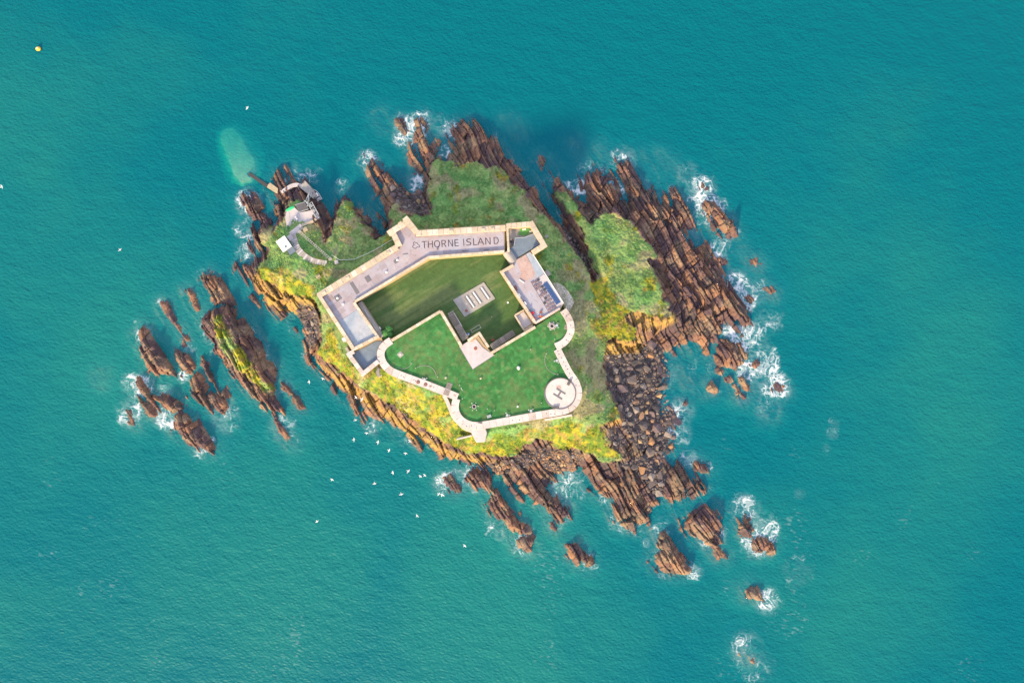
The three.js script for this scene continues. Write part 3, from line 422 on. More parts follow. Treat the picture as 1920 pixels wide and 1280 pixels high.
for (const [poly, top, label] of SKERRIES) {
  const b = boxOf(poly), m = 14, cell = 0.34, W = Math.ceil((b[1] - b[0] + 2 * m) / cell), H = Math.ceil((b[3] - b[2] + 2 * m) / cell), x0 = b[0] - m, z0 = b[2] - m;
  const h = new Float32Array(W * H), col = new Float32Array(W * H * 3), c = [0, 0, 0], g = [0, 0, 0]; let dm = 0, vmid = 0;
  for (const [x, z] of poly) vmid += (x * UZ - z * UX) / poly.length;
  for (let j = 0; j < H; j++) for (let i = 0; i < W; i++) dm = Math.max(dm, h[j * W + i] = sdf(poly, x0 + i * cell, z0 + j * cell));
  for (let j = 0; j < H; j++) for (let i = 0; i < W; i++) {
    const o = j * W + i, x = x0 + i * cell, z = z0 + j * cell, d = h[o] + (fbm(x * 0.45, z * 0.45, 4, 121) - 0.5) * 2.4 + 0.5, [rr, bed] = rockRelief(x, z);
    const v = clamp((x * UZ - z * UX - vmid) / (dm + 2), -1, 1), k = d > 0 ? Math.pow(clamp(d / dm), 0.62) : 0;
    let y = d > 0 ? -0.25 + (top + 0.25) * k * (1 + 0.30 * v) : -0.25 + d * 0.24 - 0.026 * d * d;
    y += rr * 0.95 * ss(-6, 1.5, d) * clamp(0.25 + top * 0.35, 0.18, 1.1) + (noise(x * 1.6, z * 1.6, 113) - 0.5) * 0.12;
    rockColor(x, z, bed, c);
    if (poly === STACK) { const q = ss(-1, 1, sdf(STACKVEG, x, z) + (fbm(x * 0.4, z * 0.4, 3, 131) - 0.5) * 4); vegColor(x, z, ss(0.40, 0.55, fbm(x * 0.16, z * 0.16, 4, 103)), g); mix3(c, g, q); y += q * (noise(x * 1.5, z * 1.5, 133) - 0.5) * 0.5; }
    h[o] = Math.max(-9.4, y + Math.min(0, top) * 1); col[o * 3] = c[0]; col[o * 3 + 1] = c[1]; col[o * 3 + 2] = c[2];
  }
  const low = (o) => h[o] < -9.2 || h[o + 1] < -9.2 || h[o + W] < -9.2 || h[o + W + 1] < -9.2;
  const edge = (i, j) => Math.hypot(Math.max(0, b[0] - 8.4 - x0 - i * cell, 0), 0);
  single(top < 0 ? 'drowned_reef' : poly === STACK ? 'sea_stack' : 'sea_rock', heightMesh(W, H, x0, z0, cell, h, col, (o) => !low(o)), terrainMat, label, 'rock', 'rocks standing in the sea round the island');
}
console.log('rocks done');
// ---------------------------------------------------------------- sea: clear absorbing water over a sandy bed, with foam where it breaks
{
  const g = new THREE.PlaneGeometry(6000, 6000); g.rotateX(-Math.PI / 2); g.translate(0, -9.0, 0);
  structure('seabed', g, new THREE.MeshStandardMaterial({ color: C(0.135, 0.10, 0.075), roughness: 1 }), 'brown stony sea bed');
}
{ // pale sand bar north-west of the landing
  const poly = pts([[416, 243], [430, 240], [446, 258], [458, 280], [470, 300], [474, 318], [466, 334], [454, 334], [442, 322], [434, 306], [424, 280], [414, 256]]), b = boxOf(poly), W = 80, H = 110, cell = 0.42, x0 = b[0] - 6, z0 = b[2] - 8, h = new Float32Array(W * H), col = new Float32Array(W * H * 3);
  for (let j = 0; j < H; j++) for (let i = 0; i < W; i++) {
    const x = x0 + i * cell, z = z0 + j * cell, o = j * W + i, d = sdf(poly, x, z) + (fbm(x * 0.3, z * 0.3, 3, 141) - 0.5) * 1.6 + 0.8, s = 0.75 + 0.5 * (fbm(x * 0.6, z * 0.6, 3, 142));
    h[o] = Math.max(-8.9, -0.35 - (1 - (z - z0) / (b[3] - z0)) * 2.6 - (d < 0 ? -d * 1.1 : 0.25 * Math.exp(-d))); col[o * 3] = 0.50 * s; col[o * 3 + 1] = 0.58 * s; col[o * 3 + 2] = 0.27 * s;
  }
  structure('sand_bar', heightMesh(W, H, x0, z0, cell, h, col, (o) => h[o] > -8.85), terrainMat, 'pale submerged sand bar off the landing');
}
{
  const TW = 2048, TH = 1366, wx0 = -256, wz0 = -170.75, tx = 0.25;
  // distance from every rock and shore on a 1 m grid
  const DW = 514, DH = 344, dd = new Float32Array(DW * DH), all = [[COAST, 4], ...SKERRIES.map((s) => [s[0], s[1]])].map(([p, t]) => [p, boxOf(p), t]);
  for (let j = 0; j < DH; j++) for (let i = 0; i < DW; i++) {
    const x = wx0 - 1 + i, z = wz0 - 1 + j; let m = 14;
    for (const [p, b, t] of all) if (t > 0 && x > b[0] - m && x < b[1] + m && z > b[2] - m && z < b[3] + m) m = Math.min(m, -sdf(p, x, z));
    dd[j * DW + i] = m;
  }
  const dAt = (x, z) => { const fx = clamp(x - wx0 + 1, 0, DW - 1.01), fz = clamp(z - wz0 + 1, 0, DH - 1.01), i = Math.floor(fx), j = Math.floor(fz), u = fx - i, v = fz - j, o = j * DW + i; return lerp(lerp(dd[o], dd[o + 1], u), lerp(dd[o + DW], dd[o + DW + 1], u), v); };
  const FOAM = [[768, 250, 30, 1], [790, 228, 24, 0.7], [836, 240, 26, 0.6], [832, 284, 14, 1], [785, 342, 20, 0.8], [465, 378, 24, 0.9], [458, 430, 20, 0.6], [458, 470, 20, 0.6], [268, 628, 16, 0.9], [256, 722, 26, 0.9], [244, 776, 26, 0.8], [312, 778, 26, 1], [310, 732, 14, 0.7], [340, 706, 12, 0.8], [424, 786, 26, 0.6], [356, 656, 14, 0.5], [380, 840, 26, 0.4], [528, 806, 26, 0.3], [1312, 352, 28, 0.9], [1290, 328, 22, 0.5], [1340, 392, 22, 0.7], [1322, 372, 22, 0.8], [1346, 470, 24, 0.9], [1378, 536, 28, 1], [1404, 566, 16, 1], [1400, 632, 34, 1], [1366, 620, 14, 1], [1430, 682, 34, 1], [1400, 690, 20, 0.8], [1452, 720, 30, 0.9], [1440, 762, 24, 0.5], [1446, 600, 24, 0.6], [1275, 772, 24, 0.8], [1272, 812, 22, 0.7], [1290, 860, 18, 0.9], [1240, 872, 12, 0.8], [1396, 956, 28, 0.8], [1432, 992, 28, 0.9], [1410, 1024, 22, 0.8], [1440, 1126, 24, 1], [1398, 1214, 28, 0.7], [1302, 1068, 16, 0.8], [1236, 988, 18, 0.6], [1212, 1018, 8, 0.8], [1060, 920, 34, 0.55], [1072, 892, 22, 0.8], [836, 906, 24, 0.8], [870, 886, 22, 0.5], [940, 990, 26, 0.55], [988, 1006, 18, 0.6], [1168, 298, 22, 0.5], [1156, 352, 20, 0.8], [1080, 350, 18, 0.8], [1030, 340, 10, 0.2], [690, 294, 14, 0.5], [645, 352, 16, 0.3], [585, 330, 18, 0.3], [1336, 1010, 26, 0.6], [1320, 690, 24, 0.25], [1100, 1050, 18, 0.4], [760, 815, 22, 0.3], [700, 800, 18, 0.3], [1562, 810, 12, 0.35], [1566, 790, 9, 0.3], [1548, 842, 10, 0.25], [1500, 925, 10, 0.25], [1494, 1070, 30, 0.18], [1420, 1250, 30, 0.2], [530, 345, 14, 0.5], [1420, 548, 24, 0.4], [1256, 700, 16, 0.3], [608, 414, 6, 0.7]].map(([a, b, r, s]) => [X(a), Z(b), r * SC, s]);
  const env = new Float32Array(DW * DH); for (let j = 0; j < DH; j++) for (let i = 0; i < DW; i++) { const x = wx0 - 1 + i, z = wz0 - 1 + j; let s = 0; for (const [a, b, r, k] of FOAM) { const q = ((x - a) ** 2 + (z - b) ** 2) / (r * r); if (q < 2.2) s = Math.max(s, k * (1 - ss(0.15, 1.9, q))); } env[j * DW + i] = s; }
  const eAt = (x, z) => { const fx = clamp(x - wx0 + 1, 0, DW - 1.01), fz = clamp(z - wz0 + 1, 0, DH - 1.01), i = Math.floor(fx), j = Math.floor(fz), u = fx - i, v = fz - j, o = j * DW + i; return lerp(lerp(env[o], env[o + 1], u), lerp(env[o + DW], env[o + DW + 1], u), v); };
  const SILT = [[120, 700, 330], [420, 1100, 420], [950, 1180, 360], [1750, 700, 330], [60, 260, 300], [1500, 1180, 300]].map(([a, b, r]) => [X(a), Z(b), r * SC]);
  const data = new Uint8Array(TW * TH * 4), bump = new Uint8Array(TW * TH * 4);
  for (let j = 0; j < TH; j++) for (let i = 0; i < TW; i++) {
    const x = wx0 + (i + 0.5) * tx, z = wz0 + (j + 0.5) * tx, o = (j * TW + i) * 4;
    const big = fbm(x * 0.011 + 2, z * 0.011, 3, 201), mid = fbm(x * 0.05, z * 0.05, 3, 202);
    const silt = blob(SILT, x, z), milk = clamp(ss(0.28, 0.80, big * 0.55 + 0.34 * silt + 0.20 * (mid - 0.5)));         // silt carried in the water: greener and paler
    let r = lerp(0.000, 0.018, milk), g = lerp(0.245, 0.325, milk), b = lerp(0.315, 0.315, milk), a = 0.48;
    const d = dAt(x, z), e = eAt(x, z) + 0.34 * ss(4.5, 0.2, Math.abs(d)) * ss(0.34, 0.66, fbm(x * 0.06, z * 0.06, 2, 203));
    let foam = 0;
    if (e > 0.02) {
      const qx = x + 6 * (fbm(x * 0.13, z * 0.13, 3, 211) - 0.5), qz = z + 6 * (fbm(x * 0.13, z * 0.13, 3, 212) - 0.5), patch = fbm(x * 0.17, z * 0.17, 3, 215), e2 = clamp(e * 1.35 + (patch - 0.66) * 2.2);
      const n1 = noise(qx * 0.30, qz * 0.30, 213), n2 = fbm(qx * 0.75, qz * 0.75, 2, 214), n3 = noise(x * 2.2, z * 2.2, 216), l1 = ss(0.20, 0.0, Math.abs(n1 - 0.5) * 2), l2 = ss(0.17, 0.0, Math.abs(n2 - 0.5) * 2);
      foam = clamp(e2 * (0.95 * l1 * (0.5 + n3 * 0.7) + 0.85 * l2 * (0.4 + 0.8 * n3)) + 0.22 * e2 * e2 * (0.2 + n3) + ss(0.66, 0.97, e2) * ss(0.42, 0.58, n2) * 0.38);
    }
    if (e > 0.02) foam = Math.max(foam, 0.24 * clamp(e * 1.2) * ss(0.40, 0.66, 0.5 * fbm(x * 0.14 + 3, z * 0.14, 4, 217) + 0.5 * fbm(x * 0.55, z * 0.55, 3, 218)));   // milky wash
    const cap = noise(x * 0.55 + z * 0.18, z * 1.5 - x * 0.3, 221) * noise(x * 0.06 + 7, z * 0.06, 222); if (cap > 0.66 && z > 10) foam = Math.max(foam, (cap - 0.66) * 0.8);   // scattered whitecaps
    r = lerp(r, 0.60, foam); g = lerp(g, 0.66, foam); b = lerp(b, 0.70, foam); a = lerp(a, 0.95, foam);
    data[o] = 255 * lin2s(r); data[o + 1] = 255 * lin2s(g); data[o + 2] = 255 * lin2s(b); data[o + 3] = 255 * a;
    const wv = 0.42 * fbm(x * 0.22 + z * 0.06, z * 0.42 - x * 0.10, 3, 231) + 0.36 * noise(x * 0.85 + z * 0.25, z * 1.5 - x * 0.35, 232) + 0.22 * noise(x * 1.8, z * 2.2, 233) + 0.25 * foam;
    bump[o] = bump[o + 1] = bump[o + 2] = 255 * clamp(wv / 1.25); bump[o + 3] = 255;
  }
  const mk = (d, srgb) => { const t = new THREE.DataTexture(d, TW, TH); t.wrapS = t.wrapT = THREE.MirroredRepeatWrapping; t.magFilter = THREE.LinearFilter; t.minFilter = THREE.LinearMipmapLinearFilter; t.generateMipmaps = true; if (srgb) t.colorSpace = THREE.SRGBColorSpace; t.repeat.set(1 / 512, 1 / 341.5); t.offset.set(0.5, 0.5); t.needsUpdate = true; return t; };
  const water = new THREE.MeshPhysicalMaterial({ map: mk(data, true), bumpMap: mk(bump), bumpScale: 0.6, roughness: 0.5, ior: 1.33, specularIntensity: 0.5, transparent: true, opacity: 1, thickness: 9, attenuationColor: C(0.14, 0.64, 0.66), attenuationDistance: 6.0 });
  const axis = (lim, fineTo, n) => { const a = []; for (let i = 0; i <= n; i++) a.push(lerp(-fineTo, fineTo, i / n)); const out = [300, 420, 700, 1300, 3000].filter((q) => q > fineTo); return [...out.map((q) => -q).reverse(), ...a, ...out]; };
  const xs = axis(3000, 262, 420), zs = axis(3000, 180, 290), W = xs.length, H = zs.length, pos = [], uv = [], idx = [];
  for (const z of zs) for (const x of xs) { const q = Math.abs(x) < 262 && Math.abs(z) < 180 ? 1 : 0; pos.push(x, q * 0.34 * (fbm(x * 0.16 + z * 0.05, z * 0.30 - x * 0.07, 2, 241) - 0.5), z); uv.push(x, z); }
  for (let j = 0; j + 1 < H; j++) for (let i = 0; i + 1 < W; i++) { const o = j * W + i; idx.push(o, o + W, o + 1, o + 1, o + W, o + W + 1); }
  const n0 = pos.length / 3, rim = []; for (let i = 0; i < W; i++) rim.push(i); for (let j = 1; j < H; j++) rim.push(j * W + W - 1); for (let i = W - 2; i >= 0; i--) rim.push((H - 1) * W + i); for (let j = H - 2; j > 0; j--) rim.push(j * W);
  rim.forEach((o) => { pos.push(pos[o * 3], -9.8, pos[o * 3 + 2]); uv.push(uv[o * 2], uv[o * 2 + 1]); });
  rim.forEach((o, k) => { const p = rim[(k + 1) % rim.length], a = n0 + k, b = n0 + (k + 1) % rim.length; idx.push(o, p, a, p, b, a); });
  const c0 = pos.length / 3; pos.push(0, -9.8, 0); uv.push(0, 0); rim.forEach((o, k) => idx.push(c0, n0 + k, n0 + (k + 1) % rim.length));
  const g = new THREE.BufferGeometry(); g.setAttribute('position', new THREE.Float32BufferAttribute(pos, 3)); g.setAttribute('uv', new THREE.Float32BufferAttribute(uv, 2)); g.setIndex(idx); g.computeVertexNormals();
  structure('sea_water', g, water, 'teal sea with white surf round the rocks');
}
console.log('sea done');

// ---------------------------------------------------------------- fort materials
const M = {
  coping: mat(stained([0.60, 0.53, 0.42], [0.48, 0.39, 0.27], 0.9, 301, 24, 0.25), 20, 0.9),
  coping2: mat(stained([0.52, 0.45, 0.35], [0.40, 0.33, 0.24], 0.9, 321, 24, 0.3), 14, 0.95),
  coping3: mat(stained([0.62, 0.56, 0.47], [0.50, 0.43, 0.33], 0.9, 322, 24, 0.3), 17, 0.95),
  path3: mat(stained([0.52, 0.45, 0.41], [0.42, 0.36, 0.33], 0.9, 323, 24, 0.25), 15, 0.95),
  wall: mat(stained([0.52, 0.38, 0.19], [0.34, 0.27, 0.18], 0.8, 302, 24, 0.2), 16, 0.95),
  roof: mat(stained([0.375, 0.315, 0.335], [0.345, 0.340, 0.395], 1, 303, 24, 0.16), 36, 0.85),
  bluish: mat(stained([0.29, 0.35, 0.42], [0.38, 0.40, 0.44], 0.9, 304, 24, 0.08), 22, 0.7),
  slate: mat(stained([0.135, 0.18, 0.235], [0.15, 0.20, 0.255], 1, 305, 24), 18, 0.75),
  pale: mat(stained([0.50, 0.46, 0.47], [0.44, 0.41, 0.42], 1, 306, 24, 0.1), 18, 0.85),
  path: mat(stained([0.57, 0.51, 0.49], [0.50, 0.43, 0.41], 0.9, 307, 24, 0.15), 17, 0.9),
  path2: mat(stained([0.61, 0.555, 0.53], [0.52, 0.47, 0.45], 0.9, 308, 24, 0.15), 17, 0.9),
  pink: mat(stained([0.40, 0.27, 0.235], [0.44, 0.33, 0.30], 1, 309, 24, 0.15), 13, 0.95),
  concrete: mat(stained([0.38, 0.36, 0.33], [0.30, 0.28, 0.26], 0.9, 310, 24, 0.15), 12, 0.9),
  timber: mat(stained([0.27, 0.23, 0.20], [0.33, 0.28, 0.25], 1, 311, 24), 6, 0.85),
  paleTimber: mat(stained([0.42, 0.36, 0.24], [0.36, 0.30, 0.2], 1, 312, 24), 6, 0.85),
  iron: new THREE.MeshStandardMaterial({ color: C(0.10, 0.10, 0.105), roughness: 0.6 }),
  paint: new THREE.MeshStandardMaterial({ color: C(0.055, 0.045, 0.065), roughness: 0.85 }),
  grey: new THREE.MeshStandardMaterial({ color: C(0.15, 0.145, 0.16), roughness: 0.75 }),
  steel: new THREE.MeshStandardMaterial({ color: C(0.45, 0.48, 0.50), roughness: 0.45, metalness: 0.3 }),
  white: new THREE.MeshStandardMaterial({ color: C(0.78, 0.78, 0.76), roughness: 0.6 }),
  dome: new THREE.MeshStandardMaterial({ color: C(0.82, 0.82, 0.80), roughness: 0.3 }),
  red: new THREE.MeshStandardMaterial({ color: C(0.55, 0.03, 0.05), roughness: 0.5 }),
  orange: new THREE.MeshStandardMaterial({ color: C(0.60, 0.14, 0.03), roughness: 0.6 }),
  rust: new THREE.MeshStandardMaterial({ color: C(0.26, 0.09, 0.055), roughness: 0.9 }),
  solar: new THREE.MeshStandardMaterial({ color: C(0.035, 0.085, 0.22), roughness: 0.35 }),
  glass: new THREE.MeshStandardMaterial({ color: C(0.08, 0.11, 0.14), roughness: 0.15 }),
  dark: new THREE.MeshStandardMaterial({ color: C(0.05, 0.05, 0.055), roughness: 0.8 }),
  green: new THREE.MeshStandardMaterial({ color: C(0.03, 0.55, 0.20), roughness: 0.6 }),
  blue: new THREE.MeshStandardMaterial({ color: C(0.10, 0.22, 0.50), roughness: 0.6 }),
  yellow: new THREE.MeshStandardMaterial({ color: C(0.75, 0.50, 0.04), roughness: 0.45 }),
  bushleaf: new THREE.MeshStandardMaterial({ color: C(0.09, 0.28, 0.07), roughness: 0.9 }),
};
const font = await new FontLoader().loadAsync('fonts/droid/droid_sans_regular.typeface.json');
const fontBold = await new FontLoader().loadAsync('fonts/droid/droid_sans_bold.typeface.json');
const band = (name, line, w, y0, y1, m, parent, shift = 0, bevel = 0.06) => part(name, B().prism(strip(line, w, shift), y0, y1, bevel).geo(), m, parent);
const at3 = (px, py, h) => [X(px, h), h, Z(py, h)];
// parapet: a run of masonry with a paler coping slab on it, each straight length its own piece
function parapet(parent, list, h, w, base, copMat = M.coping, wallMat = M.wall, shift = 0) {
  const l = pts(list, h);
  for (let i = 0; i + 1 < l.length; i++) {
    const a = l[i], b = l[i + 1], d = Math.hypot(b[0] - a[0], b[1] - a[1]), e = [(b[0] - a[0]) / d, (b[1] - a[1]) / d], ext = w / 2 - 0.003 * (i % 2);
    const A = [a[0] - e[0] * (i ? ext : 0), a[1] - e[1] * (i ? ext : 0)], Q = [b[0] + e[0] * 0.0, b[1] + e[1] * 0.0], dz = 0.006 * (i % 3);
    band('parapet_wall', [A, Q], w - 0.12, base, h - 0.28 - dz, wallMat, parent, shift, 0);
    const n = Math.max(1, Math.round(d / 2.4)), mats = copMat === M.coping ? [M.coping, M.coping2, M.coping3] : [M.path, M.path2, M.path3];
    for (let k = 0; k < n; k++) { const p = (t) => [lerp(A[0], Q[0], t), lerp(A[1], Q[1], t)], gap = 0.03 / d; band('coping', [p(k / n + gap), p((k + 1) / n - gap)], w, h - 0.27 - dz, h - dz - 0.03 * hash(i, k, 5), mats[Math.floor(hash(Math.round(A[0] * 7) + i, k, 6) * 2.999)], parent, shift, 0.07); }
  }
}
// ---------------------------------------------------------------- barracks range with the name on its roof
{
  const t = thing('barracks_range', 'long angled flat-roofed fort building with the island name painted on its roof', 'building');
  const outer = pts([[592, 552], [721, 471], [742, 457], [728, 430], [765, 405], [783, 430], [947, 420], [947, 473], [804, 484], [665, 567], [712, 633], [660, 659]], 23);
  part('wall', B().prism(outer, 12.5, 22.3).geo(), M.wall, t);
  part('roof', B().prism(offset(orient(outer), 0.5), 22.3, 22.62).geo(), M.roof, t);
  part('wing_roof', B().prism(pts([[634, 604], [672, 579], [708, 631], [664, 655]], 22.7), 22.62, 22.72).geo(), M.bluish, t, 'blue-grey coated stretch of roof with pale streaks');
  parapet(t, [[593.5, 551], [720, 472], [742.5, 458.5], [729.5, 431.5], [765, 408.5], [784.5, 432.5], [948, 422.5]], 23.9, 2.5, 22.2, M.coping, M.wall, -1.0);
  parapet(t, [[946, 473], [804, 484], [666, 567], [711, 632]], 23.6, 1.1, 22.2, M.coping, M.wall, -0.5);
  parapet(t, [[661, 657], [594, 553]], 23.9, 1.5, 22.2, M.coping, M.wall, -0.7);
  parapet(t, [[711, 632], [661, 658]], 23.8, 1.3, 22.2, M.coping, M.wall, -0.6);
  parapet(t, [[948.5, 425], [951, 472]], 23.7, 1.0, 22.2, M.coping, M.wall, 0.6);
  // inner ledge seen below the wing parapet, with its drain pipes
  part('ledge', B().prism(strip(pts([[674, 566], [716, 632]], 21), 2.0, -0.2), 17, 20.6, 0.05).geo(), M.concrete, t);
  for (const [a, b] of [[683, 580], [698, 606]]) part('downpipe', B().beam(at3(a, b, 20.8), at3(a + 9, b + 15, 20.8), 0.35).geo(), M.steel, t);
  // crenel blocks on the seaward parapet
  for (const [a, b, g] of [[750, 418, 0.6], [728, 473, 0.55], [652, 521, 0.55], [607, 548, 0.55], [846, 433, 0.05], [906, 430, 0.05], [924, 429, 0.05]]) part('merlon', B().box(X(a, 23.9), 23.4, Z(b, 23.9), 1.6, 0.75, 1.1, g, 0.08).geo(), M.coping, t);
  // lettering
  const put = (ch, x0, x1, yb, size, rot) => {
    const g = ch === 'I' ? new THREE.BoxGeometry(1.55 * k, 13 * k, 0.012).translate(0.78 * k, 6.5 * k, 0.006) : new TextGeometry(ch, { font, size, depth: 0.012, curveSegments: 4 }); g.computeBoundingBox(); const bb = g.boundingBox; g.translate(-bb.min.x, -bb.min.y, 0); if (ch !== 'I') g.scale((x1 - x0) * k / (bb.max.x - bb.min.x), 13 * k / (bb.max.y - bb.min.y), 1); g.rotateX(-Math.PI / 2); g.rotateY(rot);
    const y = 22.62; g.translate(X(x0, y), y, Z(yb, y)); return part('letter', g, M.paint, t, `dark painted letter ${ch} on the roof`);
  };
  const k = SC * (EYE - 22.7) / EYE;
  [['T', 791, 800.8], ['H', 802.5, 812], ['O', 814, 825.4], ['R', 828, 837.6], ['N', 840.4, 849.4], ['E', 852.4, 860], ['I', 869, 870], ['S', 874.4, 883.8], ['L', 887.4, 894.6], ['A', 895, 908], ['N', 910.2, 920.2], ['D', 926, 935.4]].forEach(([ch, x, x1]) => put(ch, x, x1, 465.2 - (x - 791) * 0.057, 12.6 * k / 0.72, 0.057));
  const ring = []; for (let i = 0; i < 22; i++) { const a = i / 22 * Math.PI * 2, r = 5.4 + 1.3 * Math.sin(a * 3 + 1) + 0.9 * Math.sin(a * 5); ring.push([779.5 + r * 1.05 * Math.cos(a), 460 + r * Math.sin(a)]); }
  ring.push(ring[0]); part('island_emblem', B().prism(strip(pts(ring, 22.62), 0.26), 22.62, 22.632).geo(), M.paint, t, 'outline emblem of the island painted before the name');
  part('vent_cowl', B().drum(X(820, 22.7), 22.6, Z(467, 22.7), 0.45, 0.3, 0.7, 12).geo(), M.grey, t);
  // felt patches and drain runs on the old roof
  const felt = [mat(stained([0.33, 0.28, 0.30], [0.29, 0.27, 0.31], 1, 351, 24, 0.2), 9, 0.95), mat(stained([0.40, 0.36, 0.38], [0.36, 0.34, 0.38], 1, 352, 24, 0.2), 9, 0.95)];
  for (const [px, py, l, w, a] of [[628, 574, 5, 3, 0.57], [652, 561, 4, 2.2, 0.57], [676, 541, 6, 1.8, 0.57], [706, 524, 5, 3.4, 0.57], [733, 504, 4, 2.5, 0.57], [757, 486, 5, 3, 0.5], [764, 435, 3, 4, 0.95], [790, 442, 6, 1.6, 0.06], [838, 440, 8, 1.8, 0.06], [889, 438, 9, 2.0, 0.06], [925, 436, 5, 1.6, 0.06], [852, 472, 10, 1.2, 0.06], [916, 466, 8, 1.0, 0.06], [640, 583, 3, 2, 0.57], [718, 500, 3, 2, 0.57]]) part('roof_patch', B().box(X(px, 22.65), 22.60, Z(py, 22.65), l, 0.025 + 0.01 * hash(px, py), w, a).geo(), felt[px % 2], t);
  // hatches and roof lights
  const slab = (px, py, sx, sz, a, m, hh = 0.14) => part('roof_hatch', B().box(X(px, 22.7), 22.6, Z(py, 22.7), sx, hh, sz, a, 0.03).geo(), m, t);
  slab(742, 490, 1.7, 1.5, 0.55, M.grey); slab(689.5, 523, 2.0, 2.6, 0.55, M.grey, 0.2); slab(664.5, 540, 1.5, 5.8, 0.55, M.grey, 0.12); slab(619, 559, 2.3, 2.5, 0.6, mat(stained([0.28, 0.22, 0.22], [0.32, 0.26, 0.26], 1, 315), 10, 0.9), 0.08); slab(633, 558, 2.7, 2.6, 0.6, M.grey, 0.1);
  for (const [px, py] of [[745, 487], [724.5, 510], [632.5, 558.5], [643, 570]]) part('roof_light', new THREE.SphereGeometry(0.55, 12, 6, 0, Math.PI * 2, 0, Math.PI / 2).translate(X(px, 22.7), 22.68, Z(py, 22.7)), M.dome, t);
  for (const [px, py, l] of [[872, 470, 3], [912, 468, 2.4], [760, 476, 2]]) part('roof_duct', B().box(X(px, 22.7), 22.6, Z(py, 22.7), l, 0.12, 0.35, 0.05).geo(), M.grey, t);
}
function orient(ring) { const v = ring.map(([x, z]) => new THREE.Vector2(x, -z)); return THREE.ShapeUtils.area(v) < 0 ? [...ring].reverse() : ring; }
// ---------------------------------------------------------------- north-east corner tower
{
  const t = thing('corner_tower', 'cream-walled corner tower with slate blue roof beside the lettered roof', 'building');
  part('wall', B().prism(pts([[948, 420], [998, 416.5], [1023, 459.5], [998, 476], [968, 486], [951, 470]], 22), 13, 20.0).geo(), M.wall, t);
  part('terrace', B().prism(pts([[953, 426], [993, 422], [1000, 436], [985, 445], [966, 447], [954, 466]], 20.2), 20.0, 20.2).geo(), M.concrete, t);
  part('roof', B().prism(pts([[966, 446], [984, 445], [1001, 438], [1014, 457], [968, 484], [955, 466], [963, 461]], 21.5), 20.2, 21.5, 0.05).geo(), M.slate, t);
  part('roof_edge', B().prism(strip(pts([[964, 460], [966, 446], [984, 445], [1001, 438]], 21.6), 0.22), 21.5, 21.62).geo(), M.steel, t);
  parapet(t, [[949, 423.5], [997, 419.5], [1020, 459.5], [998.5, 473.5]], 23.9, 2.3, 19.9, M.coping, M.wall, 0);
  for (const [a, b, s] of [[983, 430, 1.6], [995, 434, 1.1]]) { part('planter', B().box(X(a, 20.3), 20.2, Z(b, 20.3), s, 0.5, 0.6, 0.2, 0.05).geo(), M.white, t); }
  part('plant_bed', B().prism(pts([[972, 440], [976, 428], [993, 428], [996, 436], [984, 442]], 20.4), 20.2, 20.35).geo(), M.bushleaf, t);
  const f = thing('patio_table', 'small dark table with stools on the corner tower terrace', 'table', at3(958, 453, 20.2));
  part('table_top', B().drum(0, 0.7, 0, 0.55, 0.55, 0.06, 16).geo(), M.dark, f); part('leg', B().drum(0, 0, 0, 0.08, 0.08, 0.7, 8).geo(), M.dark, f);
  for (const [x, z] of [[-0.9, 0.4], [0.7, -0.8], [0.5, 0.9]]) part('stool', B().drum(x, 0, z, 0.25, 0.28, 0.45, 10).geo(), M.rust, f);
  const r = thing('terrace_stair', 'dark metal stair head on the corner tower terrace', 'stair', at3(962, 456, 20.2));
  for (let i = 0; i < 5; i++) part('step', B().box(0, 0.1 + i * 0.2, -0.8 + i * 0.42, 1.0, 0.08, 0.36).geo(), M.iron, r);
}
{ // vaulted link between barracks and east building
  const t = thing('covered_link', 'pale grey hump-topped link between the two fort ranges', 'building');
  const a = P2([950, 471], 22.5), b = P2([964, 491], 22.5), dx = b[0] - a[0], dz = b[1] - a[1], l = Math.hypot(dx, dz), s = new THREE.Shape(); s.moveTo(-1.9, -5.3); s.lineTo(-1.9, 0); s.absarc(0, -0.6, 2.0, Math.PI - 0.32, 0.32, true); s.lineTo(1.9, -5.3);
  const g = new THREE.ExtrudeGeometry(s, { depth: l, bevelEnabled: false, curveSegments: 10 }); g.rotateY(Math.atan2(dx, dz)); g.translate(a[0], 21.4, a[1]); part('vault', g, M.concrete, t);
  part('ridge', B().beam([a[0], 22.81, a[1]], [b[0], 22.81, b[1]], 0.5, 0.06).geo(), M.concrete, t);
}
